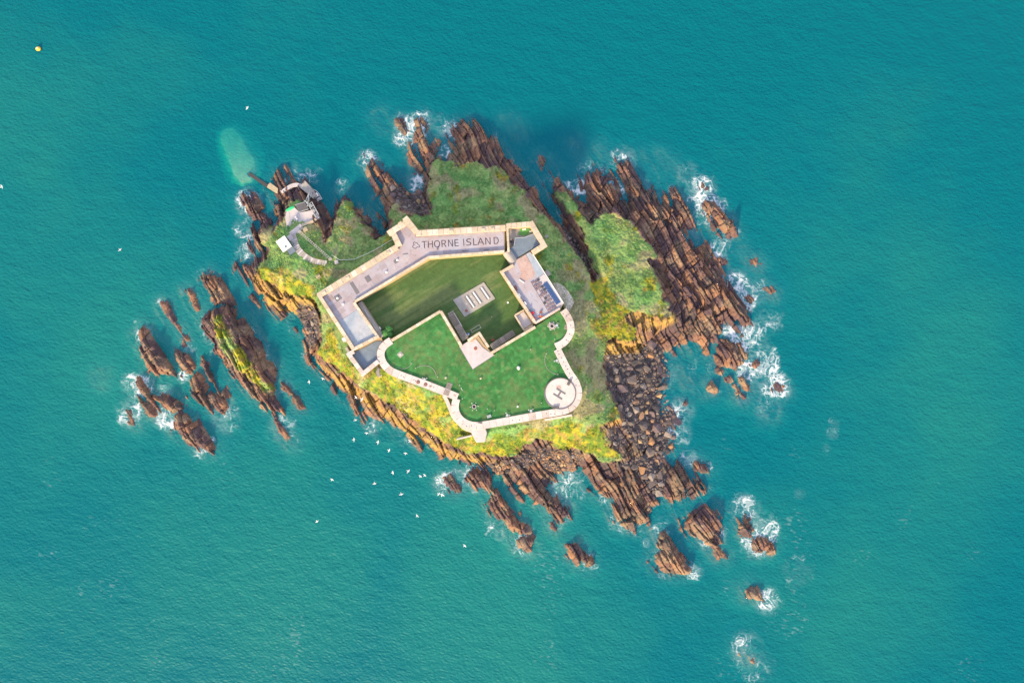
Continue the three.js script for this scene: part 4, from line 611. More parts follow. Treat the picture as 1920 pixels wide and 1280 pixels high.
// ---------------------------------------------------------------- east range
{
  const t = thing('east_range', 'east fort building with pink gravel roof, solar panels and cream walls', 'building');
  part('wall', B().prism(pts([[936.5, 508], [961, 494], [968, 486], [994, 471], [1000, 477], [1057, 568], [1050, 581], [1006, 607], [1001, 607]], 22), 15.5, 21.6).geo(), M.wall, t);
  part('roof', B().prism(pts([[938, 509], [961, 495], [968, 487], [994, 472], [999, 477], [1056, 568], [1050, 580], [1006, 606], [1001, 606]], 22), 21.6, 21.9).geo(), M.roof, t);
  part('gravel_roof', B().prism(pts([[968, 488], [986, 477], [1004, 510], [998, 520], [985, 527], [974, 520], [978, 512], [974, 503]], 22), 21.9, 22.0).geo(), M.pink, t, 'patch of reddish gravel on the roof');
  part('eaves_roof', B().prism(pts([[987, 476], [994, 472.5], [999, 478], [1020, 512], [1008, 520]], 22), 21.9, 22.04).geo(), M.bluish, t);
  part('solar_bed', B().prism(pts([[1009, 521], [1020, 513], [1057, 568], [1046, 577]], 22), 21.9, 22.06).geo(), M.pale, t);
  parapet(t, [[938.5, 509.5], [962, 495.5]], 23.0, 1.2, 21.6, M.coping, M.wall, -0.3);
  parapet(t, [[1003, 606], [938.5, 509]], 23.0, 1.1, 21.6, M.coping, M.wall, -0.4);
  parapet(t, [[1051, 579], [1004, 607]], 22.7, 1.0, 21.6, M.path, M.wall, -0.4);
  part('eaves', B().prism(strip(pts([[999, 476], [1056.5, 568]], 22.2), 0.3), 21.9, 22.22).geo(), M.white, t);
  for (const [a, b] of [[974, 553], [985, 568]]) part('parapet_vent', B().box(X(a, 23), 22, Z(b, 23), 0.6, 0.7, 1.6, 0.55, 0.05).geo(), M.white, t);
  part('wall_box', B().box(X(969.5, 567, 20), 19, Z(567, 20), 0.7, 0.8, 0.7, 0.55).geo(), M.white, t);
  part('outer_stair', B().box(X(1027, 18), 17, Z(512, 18), 1.8, 2.2, 2.6, 0.58).geo(), M.concrete, t);
  part('outer_stair', B().box(X(1025, 17), 16.4, Z(443, 17), 1.6, 1.2, 1.2, 0.58).geo(), M.concrete, t);
}
{ // solar array: 2 rows of 7 modules, a thing with module parts
  const t = thing('solar_array', 'blue solar panels in two rows on the east building roof edge', 'solar panel');
  const a = P2([1021.5, 530], 22.3), b = P2([1047.5, 569], 22.3), dx = b[0] - a[0], dz = b[1] - a[1], l = Math.hypot(dx, dz), e = [dx / l, dz / l], n = [-e[1], e[0]];
  for (let i = 0; i < 7; i++) for (let j = 0; j < 2; j++) { const s = (i + 0.5) * l / 7, w = -(j - 0.5) * 1.15; const g = new THREE.BoxGeometry(1.10, 0.05, l / 7 - 0.07); g.rotateZ(-0.12); g.rotateY(Math.atan2(dx, dz)); g.translate(a[0] + e[0] * s + n[0] * w, 22.32 - j * 0.0 + w * 0.12, a[1] + e[1] * s + n[1] * w); part('panel', g, M.solar, t); }
  for (let i = 0; i < 4; i++) { const s = (i * 2 + 0.5) * l / 7; part('rack', B().beam([a[0] + e[0] * s + n[0] * -1, 22.1, a[1] + e[1] * s + n[1] * -1], [a[0] + e[0] * s + n[0] * 1.1, 22.32, a[1] + e[1] * s + n[1] * 1.1], 0.08).geo(), M.steel, t); }
}
{ // rows of stacked frames and pallets stored on the roof
  const a = P2([997, 527], 22.2), b = P2([1031, 584], 22.2), dx = b[0] - a[0], dz = b[1] - a[1], l = Math.hypot(dx, dz), e = [dx / l, dz / l], n = [e[1], -e[0]], rows = ['inner', 'second', 'third', 'outer'];
  const mats = [mat(stained([0.17, 0.12, 0.15], [0.23, 0.17, 0.19], 1, 331), 4, 0.9), mat(stained([0.28, 0.20, 0.21], [0.2, 0.15, 0.17], 1, 332), 4, 0.9), M.dark];
  for (let r = 0; r < 3; r++) {
    const t = thing('seating_row', ['row of dark folded seats on the roof, nearest the courtyard', 'middle row of dark folded seats on the roof', 'row of dark folded seats on the roof, nearest the solar panels'][r], 'seating', [0, 0, 0], 0, 'rows of seats on the east roof');
    for (let i = 0; i < 9; i++) {
      if (hash(i, r, 77) < 0.12) continue;
      const s = (i + 0.5 + 0.25 * (hash(i, r, 78) - 0.5)) * l / 9, w = r * 1.4 + 0.3 * (hash(i, r, 79) - 0.5);
      part('seat', B().box(a[0] + e[0] * s + n[0] * w, 21.95, a[1] + e[1] * s + n[1] * w, 1.0, 0.25 + 0.2 * hash(i, r, 80), 1.0, Math.atan2(dx, dz) + 0.2 * (hash(i, r, 81) - 0.5), 0.08).geo(), mats[Math.floor(hash(i, r, 82) * 2.4)], t);
    }
    part('rail', B().beam([a[0] + n[0] * (r * 1.4 - 0.75), 22.05, a[1] + n[1] * (r * 1.4 - 0.75)], [b[0] + n[0] * (r * 1.4 - 0.75), 22.05, b[1] + n[1] * (r * 1.4 - 0.75)], 0.12).geo(), M.pale, t);
  }
  for (const [px, py, m, l2, c] of [[996, 588, 'red', 'red beanbag seats by the courtyard parapet', 'chair'], [1000.5, 598, 'red', 'red beanbag seats at the building corner', 'chair'], [994, 583, 'slate', 'slate blue lounger by the courtyard parapet', 'chair'], [1014, 585, 'rust', 'rusty brazier on the east roof', 'brazier'], [1015.5, 593, 'orange', 'orange buoy pile on the east roof', 'buoy'], [983, 566, 'dark', 'dark planter box against the courtyard parapet', 'planter'], [967, 540, 'rust', 'brown timber pile on the east roof', 'timber'], [978, 527, 'white', 'white pipe end beside the gravel patch', 'pipe']]) {
    const t = thing(c === 'chair' ? 'roof_chair' : 'roof_' + c, l2, c, at3(px, py, 21.92), hash(px, py) * 3);
    if (m === 'red') { for (const [x, z, q] of [[0, 0, 0.85], [0.5, 0.9, 0.6]]) { const g = new THREE.SphereGeometry(q, 14, 8); g.scale(1, 0.55, 0.9); g.translate(x, q * 0.5, z); part('cushion', g, M.red, t); } part('base', B().drum(0.2, 0, 0.3, 0.9, 0.9, 0.08, 14).geo(), M.dark, t); }
    else if (c === 'chair') { t.scale.setScalar(1.5); part('seat', B().box(0, 0.25, 0, 0.8, 0.12, 0.8, 0, 0.04).geo(), M[m], t); part('backrest', B().box(0, 0.3, -0.42, 0.8, 0.7, 0.1, 0, 0.03).geo(), M[m], t); for (const [x, z] of [[-0.35, -0.35], [0.35, -0.35], [-0.35, 0.35], [0.35, 0.35]]) part('leg', B().box(x, 0, z, 0.06, 0.27, 0.06).geo(), M.dark, t); }
    else if (c === 'timber') for (let i = 0; i < 4; i++) part('plank', B().box(0.25 * (hash(i, 1) - 0.5), 0.09 * i, (i - 1.5) * 0.3, 2.4, 0.08, 0.22, 0.2 * (hash(i, 2) - 0.5)).geo(), M.rust, t);
    else if (c === 'pipe') { part('pipe_run', B().beam([-0.2, 0.3, -1.2], [0.2, 0.3, 1.2], 0.3).geo(), M.white, t); part('elbow', B().drum(0.2, 0, 1.2, 0.2, 0.2, 0.5, 10).geo(), M.white, t); }
    else if (c === 'buoy') for (let i = 0; i < 4; i++) part('float', new THREE.SphereGeometry(0.34, 10, 8).translate(0.6 * (hash(i, 3) - 0.5) * 2, 0.32, 1.2 * (hash(i, 4) - 0.5) * 2), M.orange, t);
    else { part('tub', B().drum(0, 0, 0, 0.4, 0.55, 0.5, 12).geo(), M[m], t); part('rim', new THREE.TorusGeometry(0.55, 0.05, 6, 16).rotateX(Math.PI / 2).translate(0, 0.5, 0), M.dark, t); }
  }
}
{ // annex
  const t = thing('courtyard_annex', 'small annex with pale grey flat roof in the courtyard corner', 'building');
  part('wall', B().prism(pts([[965, 591], [982, 581], [1001, 607], [983, 620]], 20), 16.8, 19.2).geo(), M.wall, t); part('roof', B().prism(pts([[968, 592], [982, 584], [997, 606], [983, 616]], 19.4), 19.2, 19.4).geo(), M.pale, t);
  parapet(t, [[983, 581.5], [966.5, 591], [983.5, 618.5], [999, 609]], 20.4, 0.75, 19.1, M.coping, M.wall, -0.2);
}
// ---------------------------------------------------------------- south-west tower
{
  const t = thing('corner_tower', 'south-western corner tower with plain slate blue roof inside cream parapet', 'building');
  part('wall', B().prism(pts([[651, 663], [664, 657], [714, 631], [718, 642], [708, 652], [707, 676], [680, 704]], 21), 13, 20.6).geo(), M.wall, t);
  part('roof', B().prism(pts([[658, 664], [704, 640], [716.5, 640], [708.5, 651], [708, 674], [679, 695]], 20.8), 20.6, 20.85).geo(), M.slate, t);
  parapet(t, [[663, 658.5], [653.5, 664], [680, 700.5], [709, 677]], 22.6, 1.9, 20.5, M.path2, M.wall, 0);
  part('outer_block', B().prism(pts([[646, 652], [650, 650], [657, 661], [653, 664]], 20), 14, 19.6, 0.08).geo(), M.concrete, t);
  part('corner_block', B().box(X(645, 22), 18, Z(636, 22), 1.4, 4.6, 1.6, 0.55, 0.1).geo(), M.white, t);
}
// ---------------------------------------------------------------- battery wall with its paved walk
const WALK = [[733, 638], [722, 646], [715.5, 655], [713.5, 666], [716.5, 677], [723.5, 687.5], [734, 696], [748, 702], [783, 715], [810, 725], [836, 735.5], [858, 744.5]], WALK2 = [[856, 747.5], [853.5, 757], [853.5, 769], [858, 780], [866, 789], [878, 795.5], [890, 798], [905, 797], [946, 790], [1009, 778.5], [1042, 773], [1060, 769], [1074, 761], [1082.5, 748], [1084.5, 734], [1080, 718], [1066, 696], [1045, 654.5]], WALK3 = [[1042, 650], [1056, 643], [1065, 633], [1070.5, 620], [1069.5, 607], [1064.5, 594], [1056, 581]];
{
  const t = thing('battery_wall', 'curving battery wall topped by a pale pink paved walk round the lawn', 'wall');
  let q = 0;
  for (const [W0, w] of [[WALK, 3.3], [WALK2, 3.3], [WALK3, 3.2]]) {
    const l = along(pts(W0, 22.3), 0.9), c = curve(pts(W0, 22.3), Math.round(l.length * 0.9)), use = c;
    part('retaining_wall', B().prism(strip(use, w - 0.1), 14.5, 22.0 - 0.004 * q).geo(), M.wall, t);
    for (let i = 0; i + 1 < use.length; i += 3) { const seg = use.slice(i, Math.min(use.length, i + 4)); if (seg.length < 2) break; q++; band('paving_slab', shrink(seg, 0.03), w, 21.9, 22.28 + 0.02 * hash(q, 3), [M.path, M.path2, M.path3][Math.floor(hash(q, 4) * 2.6)], t, 0, 0.04); }
    q++;
  }
  // outer revetment behind the dogleg and the square bastion
  part('revetment', B().prism(strip(curve(pts([[832, 741], [838, 752], [843, 764], [849, 779], [859, 792], [872, 803], [886, 808]], 20.8), 16), 1.6), 15, 20.8, 0.08).geo(), M.path2, t);
  part('bastion', B().prism(pts([[886, 803], [909, 800], [913, 812], [909.5, 828], [893, 829.5], [884, 812]], 21.6), 15, 21.9, 0.1).geo(), M.path, t);
  part('buttress', B().prism(pts([[1021, 785], [1072, 776], [1073, 780], [1022, 789]], 20), 15, 20.2, 0.08).geo(), M.path, t);
  part('side_wall', B().prism(strip(pts([[856, 824], [884, 817]], 19.5), 0.6), 15, 19.0, 0.05).geo(), M.path2, t);
  for (const [a, b] of [[776, 712], [779, 714], [752, 704], [757, 707], [808, 724], [813, 726], [868, 789], [875, 799], [884, 798], [961, 788], [974, 787], [1025, 775], [1033, 776], [1040, 776], [1066, 765], [1079, 739], [1080, 722], [1073, 707], [1068, 700], [1064, 692], [1061, 686], [1057, 678], [1053, 671], [1048, 664], [1046, 658], [1062, 637], [1068, 626], [1070, 610], [1062, 592], [1056, 588]]) part('ring_bolt', B().box(X(a, 22.3), 22.27, Z(b, 22.3), 0.5, 0.07, 0.28, hash(a, b) * 3).geo(), M.iron, t);
  for (const [a, b] of [[784, 716], [798, 720.5]]) { part('gun_mount', B().drum(X(a, 22.3), 22.25, Z(b, 22.3), 0.85, 0.8, 0.12, 24).geo(), M.rust, t); part('gun_mount_core', B().drum(X(a, 22.3), 22.36, Z(b, 22.3), 0.45, 0.4, 0.08, 16).geo(), M.grey, t); }
  part('roof_hatch', B().box(X(900, 22.3), 22.25, Z(792, 22.3), 1.8, 0.14, 0.7, -0.2).geo(), M.iron, t);
  for (const [a, b] of [[806, 724], [852, 741]]) part('hatch', B().box(X(a, 22.3), 22.26, Z(b, 22.3), 1.0, 0.08, 0.8, -0.4).geo(), M.pink, t);
}
function shrink(seg, d) { const s = seg.map((p) => [...p]), f = (a, b) => { const l = Math.hypot(b[0] - a[0], b[1] - a[1]) || 1; a[0] += (b[0] - a[0]) / l * d; a[1] += (b[1] - a[1]) / l * d; }; f(s[0], [...s[1]]); f(s[s.length - 1], [...s[s.length - 2]]); return s; }
// ---------------------------------------------------------------- courtyard retaining walls, stairs and stair house
function courtWall(label, list) { const t = thing('courtyard_wall', label, 'wall', [0, 0, 0], 0, 'retaining walls of the sunken courtyard'); parapet(t, list, 22.9, 1.25, 16.6); }
courtWall('yellow stone retaining wall running west of the courtyard corner', [[734, 638], [826, 583]]);
courtWall('yellow stone retaining wall beside the western timber stair', [[826, 583], [865.5, 649.5]]);
courtWall('yellow stone retaining wall beside the eastern timber stair', [[920, 662.5], [1004, 612.5]]);
function stair(label, a, b, w, y0, y1, n, rail) {
  const t = thing('timber_stair', label, 'stair', [0, 0, 0], 0, 'timber stairs up from the courtyard'), A = P2(a, y0), Q = P2(b, y1), dx = Q[0] - A[0], dz = Q[1] - A[1], turn = Math.atan2(dx, dz), l = Math.hypot(dx, dz), e = [dx / l, dz / l], m = [e[1], -e[0]];
  for (let i = 0; i < n; i++) { const s = (i + 0.5) / n; if (Math.abs(i - n / 2) < 2) { if (i === Math.floor(n / 2)) part('landing', B().box(A[0] + dx * s, lerp(y0, y1, s) + 0.1, A[1] + dz * s, w, 0.1, 4 * l / n, turn).geo(), M.timber, t); continue; } part('tread', B().box(A[0] + dx * s, lerp(y0, y1, s) + 0.12, A[1] + dz * s, w, 0.09, l / n * 0.68, turn, 0.01).geo(), M.timber, t); }
  for (const q of [-1, 1]) part('stringer', B().beam([A[0] + m[0] * q * w / 2, y0, A[1] + m[1] * q * w / 2], [Q[0] + m[0] * q * w / 2, y1, Q[1] + m[1] * q * w / 2], 0.14, 0.4).geo(), M.timber, t);
  if (rail) { part('handrail', B().beam([A[0] + m[0] * rail * (w / 2 + 0.1), y0 + 1.1, A[1] + m[1] * rail * (w / 2 + 0.1)], [A[0] + dx * 0.55 + m[0] * rail * (w / 2 + 0.1), lerp(y0, y1, 0.55) + 1.1, A[1] + dz * 0.55 + m[1] * rail * (w / 2 + 0.1)], 0.3, 0.12).geo(), M.pale, t); for (let i = 0; i < 4; i++) { const s = i * 0.18; part('post', B().box(A[0] + dx * s + m[0] * rail * (w / 2 + 0.1), lerp(y0, y1, s), A[1] + dz * s + m[1] * rail * (w / 2 + 0.1), 0.1, 1.1, 0.1).geo(), M.timber, t); } }
  return t;
}
stair('western dark timber stair with a pale handrail', [846, 590], [873, 636], 2.9, 17.1, 21.4, 22, 1);
stair('eastern dark timber stair along the retaining wall', [964, 623], [921, 651], 2.6, 17.1, 21.4, 20, 0);
{
  const t = thing('stair_house', 'square pale concrete platform between the two courtyard stairs', 'building');
  part('wall', B().prism(pts([[862, 650], [876, 641], [897, 628], [912, 651], [926, 665], [886, 692]], 22), 16.6, 22.1).geo(), M.wall, t);
  part('platform', B().prism(pts([[861, 650], [877, 640], [890, 633], [905, 651], [913, 657], [927, 665.5], [886, 693]], 22.3), 22.1, 22.3, 0.05).geo(), M.pale, t);
  parapet(t, [[877, 638.5], [898.5, 624.5], [916, 651]], 23.4, 1.15, 21.8);
  part('inner_step', B().prism(strip(pts([[882, 640], [896, 631], [908, 649]], 22.9), 0.7), 22.3, 22.8, 0.05).geo(), M.wall, t);
  part('round_hatch', B().drum(X(891.5, 22.3), 22.3, Z(653, 22.3), 0.75, 0.7, 0.12, 24).geo(), M.rust, t); part('kerb', B().prism(strip(pts([[862, 652], [886, 692.5], [926, 666.5]], 22.4), 0.14), 22.3, 22.36).geo(), M.grey, t);
}
{ // concrete pad with strip roof lights
  const t = thing('concrete_pad', 'raised concrete pad with long roof lights in the courtyard grass', 'platform');
  part('slab', B().prism(pts([[849, 562], [907, 528.5], [928, 558], [928, 560], [871, 594]], 17.4), 16.8, 17.35, 0.06).geo(), M.concrete, t);
  const a = P2([849, 562], 17.4), b = P2([907, 528.5], 17.4), c = P2([871, 594], 17.4), f = (u, v) => [a[0] + (b[0] - a[0]) * u + (c[0] - a[0]) * v, a[1] + (b[1] - a[1]) * u + (c[1] - a[1]) * v];
  for (const u of [0.36, 0.58, 0.84]) for (const [du, m, hh, w] of [[-0.035, M.grey, 17.5, 0.45], [0.012, M.dome, 17.56, 0.55], [0.055, M.grey, 17.5, 0.3]]) part('roof_light', B().prism(strip([f(u + du, 0.16), f(u + du, 0.82)], w), 17.34, hh, 0.03).geo(), m, t);
  const d = f(0.14, 0.78); part('round_hatch', B().drum(d[0], 17.34, d[1], 0.6, 0.55, 0.16, 20).geo(), M.rust, t);
  for (const [u, v] of [[0.48, 0.3], [0.47, 0.6], [0.25, 0.5]]) { const q = f(u, v); part('cover', B().box(q[0], 17.34, q[1], 0.9, 0.08, 0.7, 0.5).geo(), M.pale, t); }
}
// ---------------------------------------------------------------- helipad
{
  const t = thing('helipad', 'round concrete helipad marked with a grey H on the lawn', 'helipad'), c = at3(1050.5, 737.5, 22.3);
  part('disc', B().drum(c[0], 21.3, c[2], 6.65, 6.6, 0.98, 56).geo(), M.path2, t);
  const rim = new THREE.TorusGeometry(6.75, 0.24, 6, 64); rim.rotateX(Math.PI / 2); rim.translate(c[0], 22.32, c[2]); part('rim', rim, M.grey, t);
  const ax = [0.53, -0.85], dir = [0.85, 0.53]; // the H: two bars along dir joined across
  const bar = (cx, cz, l, d) => B().prism(strip([[cx - d[0] * l / 2, cz - d[1] * l / 2], [cx + d[0] * l / 2, cz + d[1] * l / 2]], 0.85), 22.284, 22.296).geo();
  const hx = c[0] - 0.35, hz = c[2] + 0.1;
  part('letter_bar', bar(hx + ax[0] * 1.35, hz + ax[1] * 1.35, 4.6, dir), M.grey, t, 'long grey bar of the H'); part('letter_bar', bar(hx - ax[0] * 1.35, hz - ax[1] * 1.35, 4.6, dir), M.grey, t, 'long grey bar of the H'); part('letter_crossbar', bar(hx, hz, 1.84, ax), M.grey, t, 'short crossbar of the H');
  part('stain', new THREE.CircleGeometry(1.1, 20).rotateX(-Math.PI / 2).translate(c[0] - 0.6, 22.285, c[2] - 2.6), M.pink, t);
}
const benchAt = (px, py, turn, label, m = M.timber, len = 2.6, h0 = 22.3) => { const t = thing('slatted_bench', label, 'bench', at3(px, py, h0), turn, 'benches on the battery'); for (let i = 0; i < 5; i++) part('slat', B().box(0, 0.42, -0.5 + i * 0.26, len, 0.06, 0.19, 0, 0.01).geo(), m, t); for (const x of [-len / 2 + 0.3, len / 2 - 0.3]) part('leg', B().box(x, 0, 0, 0.14, 0.42, 1.0).geo(), m, t); return t; };
benchAt(1067.5, 716.5, 1.05, 'dark slatted bench at the upper edge of the helipad', M.iron, 2.8); benchAt(1042, 763.5, 0.15, 'dark slatted bench at the lower edge of the helipad', M.iron, 2.8); benchAt(917, 780, 0.3, 'pale slatted bench on the lawn near the bastion', M.steel, 1.9, 21.7); benchAt(1061, 613, 1.35, 'dark bench against the round end of the walk', M.timber, 2.0, 21.7);
{ // stairs over the battery wall
  const t = thing('garden_steps', 'short pale timber steps from the lawn up to the battery walk', 'stair'), a = P2([844, 718], 21.8), b = P2([835, 741], 22.5), n = 11;
  for (let i = 0; i < n; i++) { const s = (i + 0.5) / n; part('tread', B().box(lerp(a[0], b[0], s), 21.65 + Math.min(0.68, s * 1.1), lerp(a[1], b[1], s), 2.4, 0.08, 0.42, Math.atan2(b[0] - a[0], b[1] - a[1]), 0.01).geo(), M.timber, t); }
}
{ // pit house at the back of the south-western tower
  const t = thing('stone_shelter', 'small ruined stone shelter with hipped slate top below the walk', 'shelter');
  const r = pts([[705, 676], [712, 684], [721, 692], [712, 708], [700, 703], [702, 690]], 17.5), top = [X(709, 19), 18.8, Z(690, 19)];
  part('wall', B().prism(r, 14, 16.8).geo(), M.coping, t); const g = B(); const o = orient(r); for (let i = 0; i < o.length; i++) { const a = o[i], b = o[(i + 1) % o.length]; g.tri([a[0], 16.8, a[1]], [b[0], 16.8, b[1]], top); } part('roof', g.geo(), M.grey, t); part('kerb', B().prism(strip(pts([[711, 707], [721, 698]], 17), 0.5), 14.5, 17.1).geo(), M.coping, t);
}
{ // pebbled terrace outside the east range
  const t = thing('pebble_terrace', 'rounded terrace of lichen-spotted stones below the east building', 'terrace'), poly = pts([[1034, 530], [1046, 530], [1058, 536], [1066, 546], [1074, 558], [1076, 568], [1070, 580], [1066, 584], [1057, 572]], 18.6);
  part('kerb', B().prism(poly, 15.5, 18.4, 0.1).geo(), mat(stained([0.48, 0.45, 0.38], [0.26, 0.28, 0.16], 1, 341, 24, 0.3), 5, 0.95), t);
  const r = rng(9), bx = boxOf(poly), stones = []; let n = 0; for (let k = 0; k < 1400 && n < 130; k++) { const x = lerp(bx[0], bx[1], r()), z = lerp(bx[2], bx[3], r()), s = 0.22 + 0.3 * r(); if (sdf(poly, x, z) < s || stones.some(([a, b, q]) => Math.hypot(a - x, b - z) < q + s)) continue; stones.push([x, z, s]); n++; part('stone', B().drum(x, 18.36, z, s, s * 0.8, 0.10 + 0.12 * r(), 7).geo(), r() < 0.6 ? M.concrete : M.path2, t); }
}

// ---------------------------------------------------------------- landing place, yard and shed on the north-western spur
{
  const t = thing('landing_quay', 'concrete landing quay and curved causeway on the north-western rocks', 'quay');
  part('quay_slab', B().prism(pts([[561, 351], [571, 338], [582, 350], [594, 366], [586, 372], [575, 362]], 2.9), -1.5, 3.0, 0.08).geo(), M.concrete, t);
  part('causeway', B().prism(strip(curve(pts([[527, 360], [536, 354], [546, 348], [556, 346], [566, 349]], 2.6), 14), 1.7), -0.8, 2.7, 0.08).geo(), M.pale, t);
  part('outer_slab', B().prism(pts([[502, 346], [506, 342], [521, 353], [520, 362], [516, 361], [500, 351]], 1.9), -1.5, 2.0, 0.08).geo(), M.paleTimber, t);
  for (const [a, b] of [[569, 343], [586, 362], [559, 347]]) part('bollard', B().drum(X(a, 3), 2.98, Z(b, 3), 0.16, 0.2, 0.5, 10).geo(), M.iron, t);
}
{
  const t = thing('outfall_pipe', 'dark pipe running out under water from the landing to the sand bar', 'pipe');
  part('pipe_run', B().beam([X(466), -0.35, Z(325)], [X(504), -0.05, Z(351)], 1.5, 1.0).geo(), M.dark, t); part('end_block', B().box(X(467), -1.0, Z(326), 2.2, 0.75, 2.0, 0.7, 0.1).geo(), M.dark, t);
}
{
  const t = thing('landing_yard', 'pale concrete yard above the landing with a walled edge', 'yard');
  part('yard_slab', B().prism(pts([[537, 396], [551, 388], [562, 398], [574, 396], [590, 392], [598, 408], [590, 414], [574, 420], [560, 421], [546, 434], [538, 428], [534, 408]], 7.0), 3, 7.0, 0.06).geo(), M.pale, t);
  part('retaining_wall', B().prism(strip(pts([[561, 425], [574, 419], [588, 414], [592, 410]], 7.7), 1.1), 5, 7.8, 0.06).geo(), M.coping, t);
  part('upper_slab', B().prism(pts([[541, 436], [562, 419], [566, 423], [556, 440], [548, 444]], 8.2), 5, 8.2, 0.06).geo(), M.path2, t);
  part('rail', B().beam(at3(535, 396, 8), at3(537, 430, 8.4), 0.08).geo(), M.steel, t);
}
{
  const t = thing('yard_deck', 'slatted dark metal deck beside the yard', 'deck'), a = P2([553, 384], 7.2), b = P2([571, 378.5], 7.2), c = P2([560, 397], 7.2), n = 10;
  for (let i = 0; i < n; i++) { const s = (i + 0.5) / n, x = lerp(a[0], b[0], s), z = lerp(a[1], b[1], s); part('slat', B().beam([x, 7.15, z], [x + c[0] - a[0], 7.15, z + c[1] - a[1]], 0.3, 0.1).geo(), M.grey, t); }
  for (const [p, q] of [[a, b], [[a[0] + c[0] - a[0], a[1] + c[1] - a[1]], [b[0] + c[0] - a[0], b[1] + c[1] - a[1]]]]) part('side_beam', B().beam([p[0], 7.0, p[1]], [q[0], 7.0, q[1]], 0.3, 0.35).geo(), M.steel, t);
  part('support', B().prism([a, b, [b[0] + c[0] - a[0], b[1] + c[1] - a[1]], c].map(([x, z]) => [x, z]), 3.5, 6.8).geo(), M.dark, t);
}
{
  const t = thing('green_boat_cover', 'bright green covered dinghy on the yard edge', 'boat', at3(543.5, 391, 7.0), 0.48);
  const s = new THREE.SphereGeometry(1, 14, 8, 0, Math.PI * 2, 0, Math.PI / 2); s.scale(2.3, 0.6, 0.75); part('cover', s, M.green, t); part('keel', B().box(0, -0.05, 0, 4.3, 0.12, 0.3, 0, 0.03).geo(), M.white, t);
}
{
  const t = thing('landing_crane', 'grey steel landing crane and gantry above the quay', 'crane');
  const p = (x, y, h) => at3(x, y, h), bar = (n, a, b, w) => part(n, B().beam(a, b, w).geo(), M.steel, t);
  bar('mast', p(576, 386, 5), p(576, 386, 10.5), 0.4); bar('jib', p(576, 386, 10.4), p(579, 362, 8.5), 0.3); bar('jib', p(572, 378, 8), p(580, 360, 8.2), 0.25); bar('stay', p(584, 362, 7), p(578, 378, 8.6), 0.15);
  for (const [a, b] of [[[574, 380], [584, 388]], [[584, 378], [597, 402]], [[578, 384], [592, 407]], [[570, 376], [586, 386]]]) bar('beam', p(...a, 8.6), p(...b, 8.6), 0.32);
  for (const [a, b] of [[584, 388], [590, 398], [594, 403], [582, 381]]) bar('post', p(a, b, 4.5), p(a, b, 8.7), 0.28);
  for (let i = 0; i < 5; i++) bar('brace', p(582 + i * 3, 379 + i * 5, 8.55), p(578 + i * 3, 385 + i * 5, 8.55), 0.18);
  part('winch', B().box(X(590, 8), 7.0, Z(400, 8), 1.4, 1.2, 1.8, 0.4, 0.1).geo(), M.grey, t); part('engine', B().box(X(585, 8), 7.0, Z(390, 8), 1.0, 1.5, 1.0, 0.4, 0.1).geo(), M.dark, t);
}
{
  const t = thing('water_tank', 'small white tank standing in the yard', 'tank', at3(556, 409, 7.0), 0.6);
  const g = new THREE.CapsuleGeometry(0.45, 1.0, 5, 14); g.rotateX(Math.PI / 2); g.translate(0, 0.7, 0); part('vessel', g, M.white, t); for (const z of [-0.45, 0.45]) part('cradle', B().box(0, 0, z, 0.8, 0.35, 0.15).geo(), M.grey, t); part('lid', B().drum(0, 1.12, 0, 0.18, 0.18, 0.12, 10).geo(), M.grey, t);
}
{
  const t = thing('moored_boat', 'small grey workboat moored at the quay', 'boat', [X(593, 1), 0.1, Z(365, 1)], 0);
  t.rotation.y = 0.56; const st = new THREE.Shape(); st.moveTo(-1.15, 2.9); st.lineTo(1.15, 2.9); st.lineTo(1.25, 0); st.quadraticCurveTo(1.15, -2.0, 0, -3.1); st.quadraticCurveTo(-1.15, -2.0, -1.25, 0); st.closePath();
  const hull = new THREE.ExtrudeGeometry(st, { depth: 1.1, bevelEnabled: true, bevelSize: 0.08, bevelThickness: 0.08, bevelSegments: 1, curveSegments: 8 }); hull.rotateX(Math.PI / 2); hull.translate(0, 0.75, 0); part('hull', hull, M.steel, t);
  const dk = new THREE.ShapeGeometry(st, 8); dk.rotateX(Math.PI / 2); dk.scale(0.84, 1, 0.86); dk.translate(0, 0.85, 0); part('deck', dk, M.grey, t);
  const cb = part('cabin', B().box(0, 0.83, 0.4, 1.5, 1.2, 1.5, 0, 0.1).geo(), M.steel, t); part('windscreen', B().box(0, 1.35, -0.4, 1.3, 0.5, 0.08).geo(), M.glass, cb); part('cabin_roof', B().box(0, 2.04, 0.4, 1.7, 0.1, 1.7, 0, 0.04).geo(), M.dome, cb);
  part('thwart', B().box(0, 0.88, -1.4, 1.5, 0.2, 0.35).geo(), M.dark, t); part('locker', B().box(0, 0.86, 2.1, 1.4, 0.45, 0.7, 0, 0.05).geo(), M.pale, t); part('outboard', B().box(0, 0.2, 3.1, 0.4, 1.1, 0.5, 0, 0.08).geo(), M.dark, t);
}
